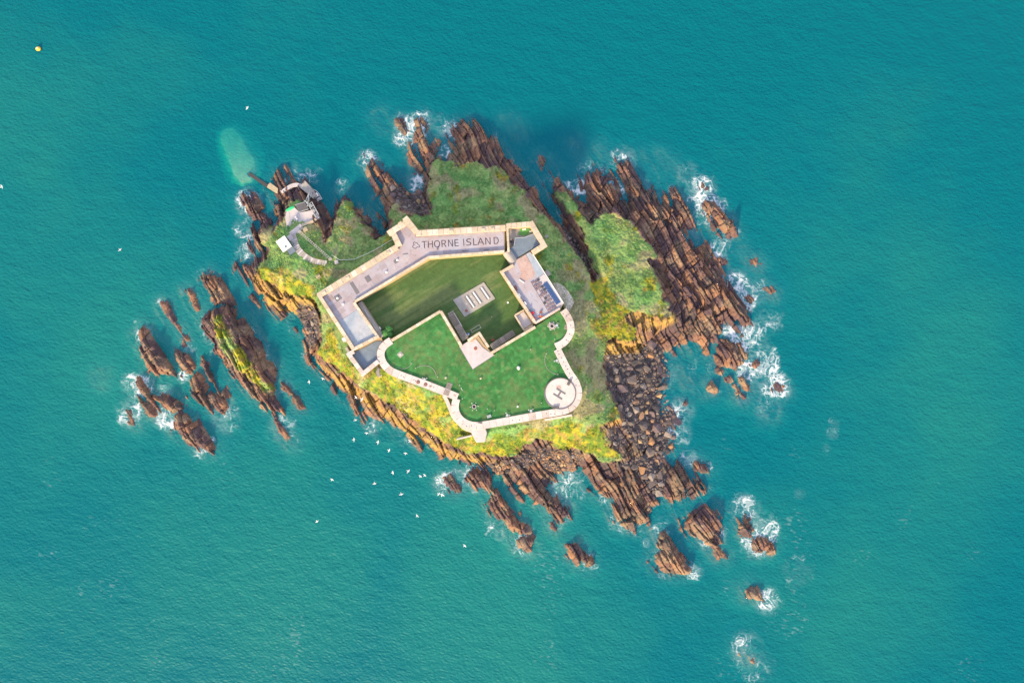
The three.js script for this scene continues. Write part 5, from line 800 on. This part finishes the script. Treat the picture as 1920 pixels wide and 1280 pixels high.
{
  const h = 12.4, t = thing('service_shed', 'white-roofed shed with blue-grey lean-to beside the concrete path', 'shed');
  const c = P2([531, 457], h), turn = 0.60;
  t.position.set(c[0], 9.2, c[1]); t.rotation.y = turn;
  part('wall', B().box(0, 0, 0, 4.4, 2.6, 5.4).geo(), M.bluish, t);
  const rf = B(); rf.quad([-2.4, 2.65, -2.95], [-2.4, 2.65, 2.95], [2.4, 3.0, 2.95], [2.4, 3.0, -2.95]).quad([-2.4, 2.55, 2.95], [-2.4, 2.55, -2.95], [2.4, 2.9, -2.95], [2.4, 2.9, 2.95]); for (const z of [-2.95, 2.95]) rf.quad([-2.4, 2.55, z], [2.4, 2.9, z], [2.4, 3.0, z], [-2.4, 2.65, z]); for (const x of [-2.4, 2.4]) { const k = x > 0 ? 0.35 : 0; rf.quad([x, 2.55 + k, -2.95], [x, 2.55 + k, 2.95], [x, 2.65 + k, 2.95], [x, 2.65 + k, -2.95]); }
  part('roof', rf.geo(), M.white, t); part('skylight', B().box(0.1, 2.86, 1.5, 0.95, 0.12, 0.95, 0, 0.03).geo(), M.slate, t);
  const lean = part('lean_to', B().box(0.9, 0, 4.1, 3.0, 1.7, 2.6, 0, 0.08).geo(), M.slate, t); part('lean_to_roof', B().box(0.9, 1.7, 4.1, 3.2, 0.1, 2.8, 0, 0.03).geo(), M.slate, lean); part('door', B().box(2.23, 0, -1.2, 0.1, 2.0, 1.0).geo(), M.slate, t); part('side_slab', B().box(3.6, -0.4, -1.6, 2.2, 0.6, 2.6, 0, 0.05).geo(), M.pale, t); part('tank', B().drum(3.0, 0, 1.6, 0.5, 0.5, 1.3, 14).geo(), M.slate, t);
}
{ // stepped concrete path: each slab follows the slope
  const t = thing('stepped_path', 'curving stepped concrete path climbing to the fort', 'path'), line = curve([[548, 434], [549, 446], [555, 462], [566, 476], [580, 486], [596, 491], [612, 494]].map((p, i) => P2(p, 9 + i * 0.8)), 22);
  for (let i = 0; i + 1 < line.length; i++) { const y = Math.max(groundAt(...line[i]), groundAt(...line[i + 1])) + 0.25; part('slab', B().prism(strip(shrink([line[i], line[i + 1]], 0.05), 2.9 - 0.4 * (i > 14 ? 1 : 0)), y - 1.4, y, 0.05).geo(), i % 3 ? M.concrete : M.pale, t); }
}
{ // incline rail beside the path
  const t = thing('hoist_track', 'straight pale ladder-like hoist track up the grass slope', 'track'), a = P2([560, 433], 9.5), b = P2([621, 487], 14), n = 20, y = (s) => lerp(9.6, 14.6, s), dx = b[0] - a[0], dz = b[1] - a[1], l = Math.hypot(dx, dz), m = [dz / l * 0.45, -dx / l * 0.45];
  for (const q of [-1, 1]) part('rail', B().beam([a[0] + m[0] * q, y(0), a[1] + m[1] * q], [b[0] + m[0] * q, y(1), b[1] + m[1] * q], 0.11).geo(), M.pale, t);
  for (let i = 0; i <= n; i++) { const s = i / n, x = a[0] + dx * s, z = a[1] + dz * s; part('sleeper', B().beam([x + m[0], y(s) - 0.1, z + m[1]], [x - m[0], y(s) - 0.1, z - m[1]], 0.18, 0.1).geo(), M.pale, t); }
  for (const s of [0.02, 0.97]) part('footing', B().box(a[0] + dx * s, groundAt(a[0] + dx * s, a[1] + dz * s) - 0.4, a[1] + dz * s, 1.5, y(s) - groundAt(a[0] + dx * s, a[1] + dz * s) + 0.4, 0.9, 0.7).geo(), M.concrete, t);
  for (let i = 1; i < 6; i++) { const s = i / 6, x = a[0] + dx * s, z = a[1] + dz * s, g = groundAt(x, z) - 0.3; part('post', B().box(x, g, z, 0.16, Math.max(0.4, y(s) - 0.1 - g), 0.16).geo(), M.steel, t); }
}
{ // handrail fence round the ditch
  const t = thing('handrail_fence', 'thin pale handrail fence along the slope under the fort wall', 'fence'), line = along([[620, 477], [636, 487], [665, 486], [700, 470], [738, 447]].map((p) => P2(p, 15)), 3.2);
  line.forEach((p, i) => { const y = groundAt(...p); part('post', B().box(p[0], y - 0.3, p[1], 0.1, 1.4, 0.1).geo(), M.steel, t); if (i) { const q = line[i - 1], y2 = groundAt(...q); part('rail', B().beam([q[0], y2 + 1.1, q[1]], [p[0], y + 1.1, p[1]], 0.14, 0.1).geo(), M.dome, t); } });
}
function picnic(px, py, turn, label) {
  const x = X(px, 13), z = Z(py, 13), t = thing('picnic_table', label, 'table', [x, groundAt(x, z), z], turn, 'picnic tables on the grass');
  for (let i = 0; i < 4; i++) part('top_plank', B().box(0, 0.74, -0.36 + i * 0.24, 2.1, 0.06, 0.21).geo(), M.paleTimber, t);
  for (const s of [-1, 1]) { part('seat', B().box(0, 0.44, s * 0.85, 2.1, 0.06, 0.3).geo(), M.paleTimber, t); part('leg', B().beam([s * 0.7, 0, -0.8], [s * 0.7, 0.74, -0.2], 0.1).geo(), M.paleTimber, t); part('leg', B().beam([s * 0.7, 0, 0.8], [s * 0.7, 0.74, 0.2], 0.1).geo(), M.paleTimber, t); part('cross_beam', B().beam([s * 0.7, 0.42, -0.9], [s * 0.7, 0.42, 0.9], 0.1).geo(), M.paleTimber, t); }
}
picnic(598, 519, 0.55, 'weathered picnic table on the grass near the yellow cliff');
{ const x = X(571, 9), z = Z(429, 9), t = thing('timber_crate', 'pale timber crate on the grass below the yard wall', 'crate', [x, groundAt(x, z) - 0.1, z], 0.45); for (let i = 0; i < 5; i++) part('board', B().box(0, 0.8, -0.8 + i * 0.4, 2.0, 0.06, 0.36).geo(), M.paleTimber, t); part('side', B().box(0, 0, 0, 1.95, 0.8, 1.95).geo(), M.paleTimber, t); }
{ const x = X(563, 9), z = Z(428, 9), t = thing('stone_plinth', 'low stone plinth beside the timber crate', 'plinth', [x, groundAt(x, z) - 0.1, z], 0.3); part('base', B().box(0, 0, 0, 1.6, 0.5, 1.3, 0, 0.1).geo(), M.path2, t); part('cap', B().box(0, 0.5, 0, 1.7, 0.12, 1.4, 0, 0.04).geo(), M.concrete, t); }
{ const x = X(630, 15), z = Z(491, 15), t = thing('winch_box', 'square grey winch box at the top of the hoist track', 'box', [x, groundAt(x, z) - 0.1, z], 0.2); part('body', B().box(0, 0, 0, 1.5, 1.0, 1.5, 0, 0.06).geo(), M.concrete, t); part('lid', B().box(0, 1.0, 0, 1.65, 0.1, 1.65, 0, 0.03).geo(), M.pale, t); }

// ---------------------------------------------------------------- things on the lawn and in the courtyard
function seatRing(px, py, label, sq) {
  const x = X(px, 21.8), z = Z(py, 21.8), t = thing('fire_pit', label, 'fire pit', [x, 21.68, z], 0.4, 'round fire pits on the lawn');
  if (sq) part('base_slab', B().box(0, -0.1, 0, 3.0, 0.16, 3.0, 0, 0.04).geo(), M.concrete, t);
  part('bowl', B().drum(0, 0, 0, 0.75, 0.9, 0.45, 20, false).geo(), M.rust, t); part('rim', new THREE.TorusGeometry(0.85, 0.14, 6, 24).rotateX(Math.PI / 2).translate(0, 0.46, 0), M.pale, t); part('embers', B().drum(0, 0.1, 0, 0.74, 0.74, 0.1, 16).geo(), M.dark, t);
  for (let i = 0; i < 6; i++) { const a = i * 1.05 + 0.3; part('seat_stone', B().drum(1.75 * Math.cos(a), 0, 1.75 * Math.sin(a), 0.26, 0.2, 0.28, 7).geo(), M.path2, t); }
}
seatRing(1035, 611, 'round fire pit on a square slab near the round end of the lawn', true); seatRing(889, 762, 'round fire pit on the southern lawn by the dogleg', false);
{ const t = thing('stone_plaque', 'square weathered stone base on the western lawn', 'plinth', at3(750.5, 664.5, 21.66), 0.75); part('base', B().box(0, -0.1, 0, 2.2, 0.2, 2.2, 0, 0.06).geo(), M.concrete, t); part('core', B().drum(0, 0.08, 0, 0.5, 0.45, 0.2, 12).geo(), M.path2, t); }
function tableSet(px, py, label) { const t = thing('cafe_table', label, 'table', at3(px, py, 21.65), hash(px, py) * 6, 'round tables along the battery walk'); part('top', B().drum(0, 0.7, 0, 0.6, 0.6, 0.05, 18).geo(), M.steel, t); part('leg', B().drum(0, 0, 0, 0.07, 0.07, 0.7, 8).geo(), M.iron, t); for (const a of [0.2, 2.3, 4.4]) { part('chair_seat', B().box(1.05 * Math.cos(a), 0.42, 1.05 * Math.sin(a), 0.5, 0.06, 0.5, -a, 0.02).geo(), M.steel, t); for (const d of [-0.18, 0.18]) part('chair_leg', B().box(1.05 * Math.cos(a) + d, 0, 1.05 * Math.sin(a) + d, 0.05, 0.42, 0.05).geo(), M.iron, t); } }
tableSet(796, 711, 'round table with chairs beside the two gun mounts'); tableSet(951, 778, 'round table with chairs nearest the bastion along the walk'); tableSet(995.5, 770, 'round table with chairs midway to the helipad'); tableSet(1044, 610, 'small round table beside the slab fire pit'); tableSet(1044, 676, 'round table with chairs by the upper eastern walk');
for (const [px, py, l] of [[771, 681, 'by the western arc of stones'], [779, 690, 'west of the curved turf mark'], [820.5, 706, 'below the end of the curved turf mark'], [862, 722, 'beside the garden steps'], [914, 766, 'west of the southern lawn pair'], [927, 769, 'east of the southern lawn pair'], [1015, 755, 'west of the helipad'], [1024.5, 662.5, 'at the upper end of the eastern arc'], [1046, 701.5, 'at the lower end of the eastern arc'], [1040, 636, 'near the eastern dogleg'], [867, 747, 'at the southern dogleg corner'], [922, 594, 'in the sunken courtyard grass'], [995, 655, 'on the open middle lawn']]) { const hh = py < 600 ? 17.1 : 21.68, t = thing('bollard_light', `small white bollard lamp ${l}`, 'lamp', at3(px, py, hh), 0, 'bollard lamps on the grass'); part('post', B().drum(0, 0, 0, 0.16, 0.16, 0.5, 10).geo(), M.grey, t); part('cap', B().drum(0, 0.5, 0, 0.2, 0.15, 0.08, 12).geo(), M.pale, t); }
for (const [px, py, s, l, m] of [[972, 690, 0.85, 'white lump of quartz alone in the middle of the lawn', 'dome'], [836, 708, 0.6, 'pale tan stone on the western lawn', 'coping'], [901.5, 709, 0.55, 'pale stone on the lawn south of the stair house', 'coping'], [970.5, 762, 0.5, 'small pale stone on the southern lawn', 'dome'], [899, 677.5, 0.0, '', '']]) if (s) { const r = rng(px), p = []; for (let i = 0; i < 14; i++) p.push(new THREE.Vector3(r() - 0.5, (r() - 0.3) * 0.7, r() - 0.5).normalize().multiplyScalar(s * (0.8 + 0.4 * r()))); const g = new ConvexGeometry(p); const o = single('lawn_stone', g, M[m], l, 'stone', 'loose stones on the lawn'); o.position.set(...at3(px, py, 21.75)); }
for (const [line, l, w, m] of [[[[744, 688], [753, 691], [762, 690], [769, 685], [771, 682]], 'thin pale kerb arc at the western lawn edge', 0.13, 'concrete'], [[[781, 689], [792, 685], [806, 687], [814, 694], [818, 704]], 'thin worn gravel arc curving across the western lawn', 0.16, 'concrete'], [[[1024, 664], [1021.5, 674], [1024, 687], [1031, 696], [1044, 702]], 'thin pale kerb arc on the eastern lawn', 0.15, 'concrete'], [[[864, 726], [867, 732]], 'short pale hose on the lawn by the steps', 0.14, 'white']]) { const c = curve(pts(line, 21.75), 18); single('lawn_edging', B().prism(strip(c, w), 21.5, 21.78).geo(), M[m], l, 'edging', 'edging on the lawn'); }
{ // courtyard things
  const t = thing('tarp_cart', 'blue tarpaulin heap at the western stair foot', 'cart', at3(877, 627, 17.2), 0.6); const s = new THREE.IcosahedronGeometry(0.9, 1); s.scale(1.2, 0.7, 0.8); s.translate(0, 0.6, 0); part('load', s, M.blue, t); part('tarp', B().box(0.2, 1.0, 0.3, 0.7, 0.2, 0.7, 0.3, 0.05).geo(), M.white, t); for (const x of [-0.6, 0.6]) part('wheel', new THREE.TorusGeometry(0.25, 0.07, 6, 14).translate(x, 0.26, 0.75), M.dark, t);
  const r = thing('rusty_barrow', 'rusty red barrow by the eastern stair foot', 'barrow', at3(924, 637, 17.2), 0.4); part('tray', B().box(0, 0.4, 0, 1.5, 0.4, 1.0, 0, 0.1).geo(), M.rust, r); part('wheel', new THREE.TorusGeometry(0.28, 0.08, 6, 14).rotateY(Math.PI / 2).translate(0, 0.3, 0.8), M.dark, r); for (const x of [-0.4, 0.4]) part('handle', B().beam([x, 0.5, -0.4], [x, 0.7, -1.5], 0.07).geo(), M.timber, r);
  const g = thing('goal_frame', 'thin white metal frame lying in the courtyard grass', 'frame', at3(892, 616, 17.15), 0.5); for (const z of [-0.5, 0.5]) part('long_bar', B().beam([-2.2, 0.3, z], [2.2, 0.3, z * 1.6], 0.09).geo(), M.dome, g); for (const x of [-2.2, 2.2]) part('end_bar', B().beam([x, 0.3, -0.8], [x, 0.3, 0.8], 0.09).geo(), M.dome, g);
  const k = thing('storage_bin', 'pale blue bin against the barracks ledge', 'bin', at3(711, 616, 17.2), 0.55); part('body', B().box(0, 0, 0, 1.6, 1.2, 1.3, 0, 0.06).geo(), M.bluish, k); part('lid', B().box(0, 1.2, 0, 1.7, 0.1, 1.4, 0, 0.03).geo(), M.white, k);
  const a = thing('gravel_steps', 'dark rubble steps at the head of the western stair', 'steps', at3(846, 588, 17.05), 0.55); for (let i = 0; i < 6; i++) part('stone', B().box(-1.0 + (i % 3) * 1.0, 0, -0.5 + Math.floor(i / 3) * 0.9, 0.85, 0.25 + 0.1 * hash(i, 3), 0.7, 0.3 * hash(i, 4), 0.06).geo(), M.concrete, a);
}
// leafy bush against the courtyard wall
function leafBall(seed, n, rx, ry, rz, leaf) {
  const r = rng(seed), p = [], nn = [];
  for (let i = 0; i < n; i++) {
    const a = r() * 6.283, c = 2 * r() - 1, k = Math.pow(r(), 0.4), s = Math.sqrt(1 - c * c), bumps = 0.75 + 0.45 * noise(a * 1.3, c * 2.2 + 5, seed), x = rx * k * bumps * s * Math.cos(a), y = ry * (0.9 + k * c * bumps), z = rz * k * bumps * s * Math.sin(a), t = r() * 6.283, u = leaf * (0.6 + 0.8 * r()), ux = Math.cos(t) * u, uz = Math.sin(t) * u, ty = (r() - 0.5) * u;
    const q = [[x - ux, y - ty, z - uz], [x + uz * 0.45, y + 0.1 * u, z - ux * 0.45], [x + ux, y + ty, z + uz], [x - uz * 0.45, y + 0.1 * u, z + ux * 0.45]];
    for (const m of [0, 2, 1, 0, 3, 2]) { p.push(...q[m]); nn.push(0.4 * (r() - 0.5) + x / rx * 0.5, 0.8, 0.4 * (r() - 0.5) + z / rz * 0.5); }
  }
  const g = new THREE.BufferGeometry(); g.setAttribute('position', new THREE.Float32BufferAttribute(p, 3)); g.setAttribute('normal', new THREE.Float32BufferAttribute(nn, 3)); g.setAttribute('uv', new THREE.Float32BufferAttribute(new Float32Array(p.length / 3 * 2), 2)); return g;
}
{ const t = thing('leafy_bush', 'bright leafy bush in the dark corner of the courtyard', 'bush', at3(728, 625, 17.1)); [[0.6, 0, -1.9, 1.5, 2.0, 1.4], [-0.5, 0, 0.2, 1.9, 2.5, 1.7], [-1.2, 0, 1.9, 1.2, 1.5, 1.2], [1.0, 0, 0.6, 1.1, 1.7, 1.3]].forEach(([x, y, z, a, b, c], i) => part('crown', leafBall(5 + i, 520, a, b, c, 0.34).translate(x, y, z), M.bushleaf, t)); for (let i = 0; i < 4; i++) part('stem', B().beam([0.1 * i - 0.2, 0, 0], [Math.cos(i * 1.6) * 0.9, 2.4, Math.sin(i * 1.6) * 0.9], 0.1).geo(), M.timber, t); }

// ---------------------------------------------------------------- gulls over the water and the buoy
{
  const body = (() => { const g = new THREE.SphereGeometry(0.16, 12, 8); g.scale(0.9, 0.85, 2.5); return g; })(), head = new THREE.SphereGeometry(0.105, 10, 8).translate(0, 0.05, -0.44), beak = new THREE.ConeGeometry(0.035, 0.14, 6).rotateX(-Math.PI / 2).translate(0, 0.03, -0.6);
  const wing = (s) => { const o = [[0, -0.2], [0.32, -0.36], [0.62, -0.30], [0.98, 0.06], [0.66, 0.02], [0.36, 0.02], [0, 0.14]], y = [0.06, 0.16, 0.17, 0.10, 0.15, 0.14, 0.04], b = B(); const v = o.map(([x, z], i) => [s * x, y[i], z]), w = v.map((p) => [p[0], p[1] - 0.03, p[2]]); for (const q of [[0, 1, 5], [0, 5, 6], [1, 2, 4], [1, 4, 5], [2, 3, 4]]) { b.tri(v[q[0]], v[q[1]], v[q[2]]).tri(w[q[2]], w[q[1]], w[q[0]]); } for (let i = 0; i < 7; i++) { const j = (i + 1) % 7; b.quad(v[i], v[j], w[j], w[i]); } return b.geo(); };
  const tail = B().quad([-0.06, 0.02, 0.34], [0.06, 0.02, 0.34], [0.16, 0.0, 0.62], [-0.16, 0.0, 0.62]).geo(), plum = new THREE.MeshStandardMaterial({ color: C(0.85, 0.85, 0.84), roughness: 0.8 }), mantle = new THREE.MeshStandardMaterial({ color: C(0.66, 0.67, 0.69), roughness: 0.8 });
  const make = () => { const o = new THREE.Group(); part('body', body, plum, o); part('head', head, plum, o); part('beak', beak, M.yellow, o); part('wing', wing(1), mantle, o); part('wing', wing(-1), mantle, o); part('tail', tail, plum, o); return o; }, proto = make();
  const list = [[579, 716, 1.4, 'alone in the strait beside the western cliff'], [605, 710, 0.5, 'skimming the foot of the orange western cliff'], [666, 787, 2.8, 'just below the south-western cliff'], [687, 812, 0.1, 'flying straight away, west of the jutting rock'], [663, 824, 1.5, 'gliding sideways, leftmost of the upper flock'], [708, 829, 1.7, 'gliding sideways in the middle of the upper flock'], [768, 827, 0.7, 'banking close against the southern cliff'], [729, 844, 2.0, 'gliding below the jutting rock'], [760, 850, 0.2, 'flying upright beside the southern cliff'], [622, 899, 0.6, 'alone to the west of the lower flock'], [736, 886, 1.4, 'leftmost of the four in a row'], [765, 883, 2.2, 'second of the four in a row'], [788, 893, 0.5, 'left of the close pair near the cove'], [796, 891, 0.7, 'right of the close pair near the cove'], [702, 906, 2.9, 'hovering below the lower flock'], [752, 926, 2.9, 'lowest of the flock off the southern cove'], [822, 926, 2.2, 'left of the pair touching wings by the foam-edged rock'], [829, 928, 0.5, 'right of the pair touching wings by the foam-edged rock'], [594, 977, 2.5, 'lowest on the left over open water'], [782, 967, 0.8, 'low over open water south of the flock'], [871, 1023, 0.8, 'southernmost, near the long bedded rock'], [224, 468, 2.4, 'alone over the western sea'], [463, 202, 2.3, 'alone north of the sand bar'], [2, 350, 1.0, 'at the left edge of the sea'], [667, 745, 0.9, 'over the orange cliff ledges'], [678, 748, 2.1, 'over the cliff beside the yellow slope']];
  for (const [px, py, a, l] of list) { const h = 6 + 9 * hash(px, py, 4), o = proto.clone(); o.name = numbered('gull'); tag(o, `white gull ${l}`, 'gull', 'gulls flying round the island'); o.position.set(X(px, h), h, Z(py, h)); o.rotation.set(0, -a, (hash(px, py, 5) - 0.5) * 0.5); o.scale.setScalar(0.95 + 0.25 * hash(px, py, 6)); scene.add(o); }
}
{ const t = thing('mooring_buoy', 'yellow mooring buoy alone in the north-western water', 'buoy', [X(72), 0, Z(92)]); const g = new THREE.SphereGeometry(1.05, 20, 12); g.scale(1.2, 0.75, 1); g.translate(0, 0.35, 0); part('float', g, M.yellow, t); part('ring', new THREE.TorusGeometry(0.3, 0.09, 8, 16).rotateX(Math.PI / 2).translate(0, 1.18, 0), M.white, t); part('band', new THREE.TorusGeometry(1.08, 0.09, 6, 24).rotateX(Math.PI / 2).scale(1.18, 1, 1).translate(0, 0.35, 0), M.dark, t); }

const YARDCLEAR = pts([[530, 380], [600, 372], [606, 412], [580, 424], [566, 440], [560, 458], [575, 476], [618, 488], [626, 494], [612, 502], [570, 486], [545, 482], [512, 460], [530, 436], [540, 430]], 10);
// ---------------------------------------------------------------- boulders
{
  const r = rng(77), shapes = [];
  for (let k = 0; k < 10; k++) {
    const p = []; const n = 11 + Math.floor(r() * 6); for (let i = 0; i < n; i++) { const v = new THREE.Vector3(r() * 2 - 1, r() * 2 - 1, r() * 2 - 1).normalize(); v.x *= 1.15; v.y *= 0.72; p.push(v); }
    const g = new ConvexGeometry(p); g.setAttribute('uv', new THREE.Float32BufferAttribute(new Float32Array(g.attributes.position.count * 2).map((_, i) => { const a = g.attributes.position; return i % 2 ? a.getZ(i >> 1) : a.getX(i >> 1); }), 2)); shapes.push(g);
  }
  const tones = [[0.100, 0.088, 0.092], [0.145, 0.12, 0.115], [0.062, 0.056, 0.062], [0.23, 0.20, 0.185], [0.12, 0.093, 0.108]].map((c, i) => mat(stained(c, c.map((q, k) => q * [1.25, 1.15, 1.0][k]), 1, 400 + i, 24, 0.25), 5, 0.9)), rusty = [[0.34, 0.19, 0.10], [0.28, 0.17, 0.11], [0.36, 0.25, 0.14]].map((c, i) => mat(stained(c, c.map((q) => q * 0.75), 1, 410 + i, 24, 0.2), 5, 0.9));
  const all = [];
  BEACH.forEach(([o, big, label, rs, group], bi) => {
    const poly = o, b = boxOf(poly), cellmap = new Map(), near = (x, z, s) => { for (let i = -1; i <= 1; i++) for (let j = -1; j <= 1; j++) for (const q of cellmap.get(`${Math.floor(x / 4) + i},${Math.floor(z / 4) + j}`) || []) if (Math.hypot(q[0] - x, q[1] - z) < (q[2] + s) * 0.86) return true; return false; };
    for (const [s0, s1, tries] of [[0.75, 1.1, 60], [0.45, 0.75, 300], [0.26, 0.45, 1300], [0.14, 0.26, 4200]]) for (let k = 0; k < tries; k++) {
      const x = lerp(b[0], b[1], r()), z = lerp(b[2], b[3], r()), s = big * lerp(s0, s1, r()), pr = r(), q1 = r(), q2 = r(), q3 = r(); if (sdf(poly, x, z) < 0 || near(x, z, s)) continue;
      const key = `${Math.floor(x / 4)},${Math.floor(z / 4)}`; if (!cellmap.has(key)) cellmap.set(key, []); cellmap.get(key).push([x, z, s]);
      all.push({ x, z, s, label, group, rust: pr < rs, v: [q1, q2, q3], rel: s / big, u: (x - b[0]) / (b[1] - b[0]), w: (z - b[2]) / (b[3] - b[2]) });
    }
  });
  all.sort((a, b) => b.s - a.s);
  const place = (o, q) => { o.position.set(q.x, groundAt(q.x, q.z) + q.s * 0.22, q.z); o.rotation.set((q.v[0] - 0.5) * 0.8, q.v[1] * 6.283, (q.v[2] - 0.5) * 0.8); o.scale.set(q.s * (0.85 + 0.5 * q.v[0]), q.s * (0.75 + 0.4 * q.v[2]), q.s); };
  const TONE = ['charcoal', 'grey-brown', 'near-black', 'pale grey', 'purple-grey'], RUST = ['orange', 'rust-brown', 'tawny'], SIZE = (k) => (k > 0.85 ? 'very large' : k > 0.66 ? 'large' : k > 0.45 ? 'middle-sized' : 'small'), SIDE = (u, w) => ['upper', 'middle', 'lower'][Math.min(2, Math.floor(w * 3))] + ' ' + ['left', 'centre', 'right'][Math.min(2, Math.floor(u * 3))];
  all.slice(0, 300).forEach((q) => { const k = Math.floor(q.v[2] * (q.rust ? 2.99 : 4.99)), word = (q.rust ? RUST : TONE)[k], place0 = q.label.replace(/^.*?(boulder|block) /, ''), o = single('boulder', shapes[Math.floor(q.v[0] * 9.99)], (q.rust ? rusty : tones)[k], `${SIZE(q.rel)} ${word} boulder ${place0}, ${SIDE(q.u, q.w)} part`, 'boulder', q.group); place(o, q); });
  const rest = all.slice(300), d = new THREE.Object3D(), per = shapes.length;
  const gs = []; rest.forEach((q) => { place(d, q); d.updateMatrix(); const g = shapes[Math.floor(q.v[0] * 9.99)].clone().applyMatrix4(d.matrix), c = q.rust ? [0.32, 0.19, 0.11] : [[0.100, 0.088, 0.092], [0.145, 0.12, 0.115], [0.062, 0.056, 0.062], [0.19, 0.165, 0.15], [0.12, 0.093, 0.108]][Math.floor(q.v[2] * 4.99)], n = g.attributes.position.count, a = new Float32Array(n * 3); for (let i = 0; i < n; i++) a.set(c, i * 3); g.setAttribute('color', new THREE.BufferAttribute(a, 3)); gs.push(g); });
  if (gs.length) single('beach_rubble', mergeGeometries(gs), new THREE.MeshStandardMaterial({ vertexColors: true, roughness: 0.9 }), 'small loose stones filling the gaps between the boulders', 'rubble', null, 'stuff');
  console.log('boulders', all.length);
}
// ---------------------------------------------------------------- tussocks and scrub on the slopes
{
  const r = rng(501), blades = (n, seed) => { const q = rng(seed), p = [], nn = []; for (let i = 0; i < n; i++) { const a = q() * 6.283, l = 0.5 + 0.6 * q(), w = 0.16 + 0.12 * q(), hgt = 0.35 + 0.6 * q(), bx = Math.cos(a), bz = Math.sin(a), o = 0.15 * q(); p.push(bx * o - bz * w, 0, bz * o + bx * w, bx * l, hgt, bz * l, bx * o + bz * w, 0, bz * o - bx * w); const m = [bx * 0.35, 0.9, bz * 0.35]; nn.push(...m, ...m, ...m); } const g = new THREE.BufferGeometry(); g.setAttribute('position', new THREE.Float32BufferAttribute(p, 3)); g.setAttribute('normal', new THREE.Float32BufferAttribute(nn, 3)); g.setAttribute('uv', new THREE.Float32BufferAttribute(new Float32Array(n * 6), 2)); return g; };
  const spots = [[], []], c = [0, 0, 0];
  for (let k = 0; k < 330000; k++) {
    const x = lerp(GX0 + 5, GX0 + GW - 6, r()), z = lerp(GZ0 + 5, GZ0 + GH - 6, r()), q = r(), s = r(), v = maskAt(vegMask, x, z); if (v < 0.55) continue;
    if (sdf(FORT, x, z) > -1.2 || noise(x * 0.35, z * 0.35, 511) < 0.44) continue;
    const y = groundAt(x, z); if (y < 2) continue;
    const nw = X(520) < x && x < X(625) && Z(380) < z && z < Z(500); if (nw && sdf(YARDCLEAR, x, z) > 0) continue;
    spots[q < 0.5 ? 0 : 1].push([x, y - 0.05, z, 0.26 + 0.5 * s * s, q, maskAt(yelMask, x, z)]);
  }
  spots.forEach((list, n) => {
    const im = new THREE.InstancedMesh(blades(9, 600 + n), new THREE.MeshStandardMaterial({ roughness: 0.95 }), list.length), d = new THREE.Object3D(), col = new THREE.Color();
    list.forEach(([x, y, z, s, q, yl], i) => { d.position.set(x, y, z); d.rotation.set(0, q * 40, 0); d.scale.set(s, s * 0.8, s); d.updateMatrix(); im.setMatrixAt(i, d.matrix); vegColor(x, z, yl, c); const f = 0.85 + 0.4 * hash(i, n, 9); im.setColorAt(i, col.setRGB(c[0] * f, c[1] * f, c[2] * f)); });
    im.name = n ? 'tussock_grass' : 'slope_scrub'; tag(shade(im), n ? 'rough tussock grass growing over the island slopes' : 'low scrub growing over the island slopes', n ? 'grass' : 'scrub', null, 'stuff'); scene.add(im);
  });
  console.log('tufts', spots[0].length + spots[1].length);
}
renderer.render(scene, camera);
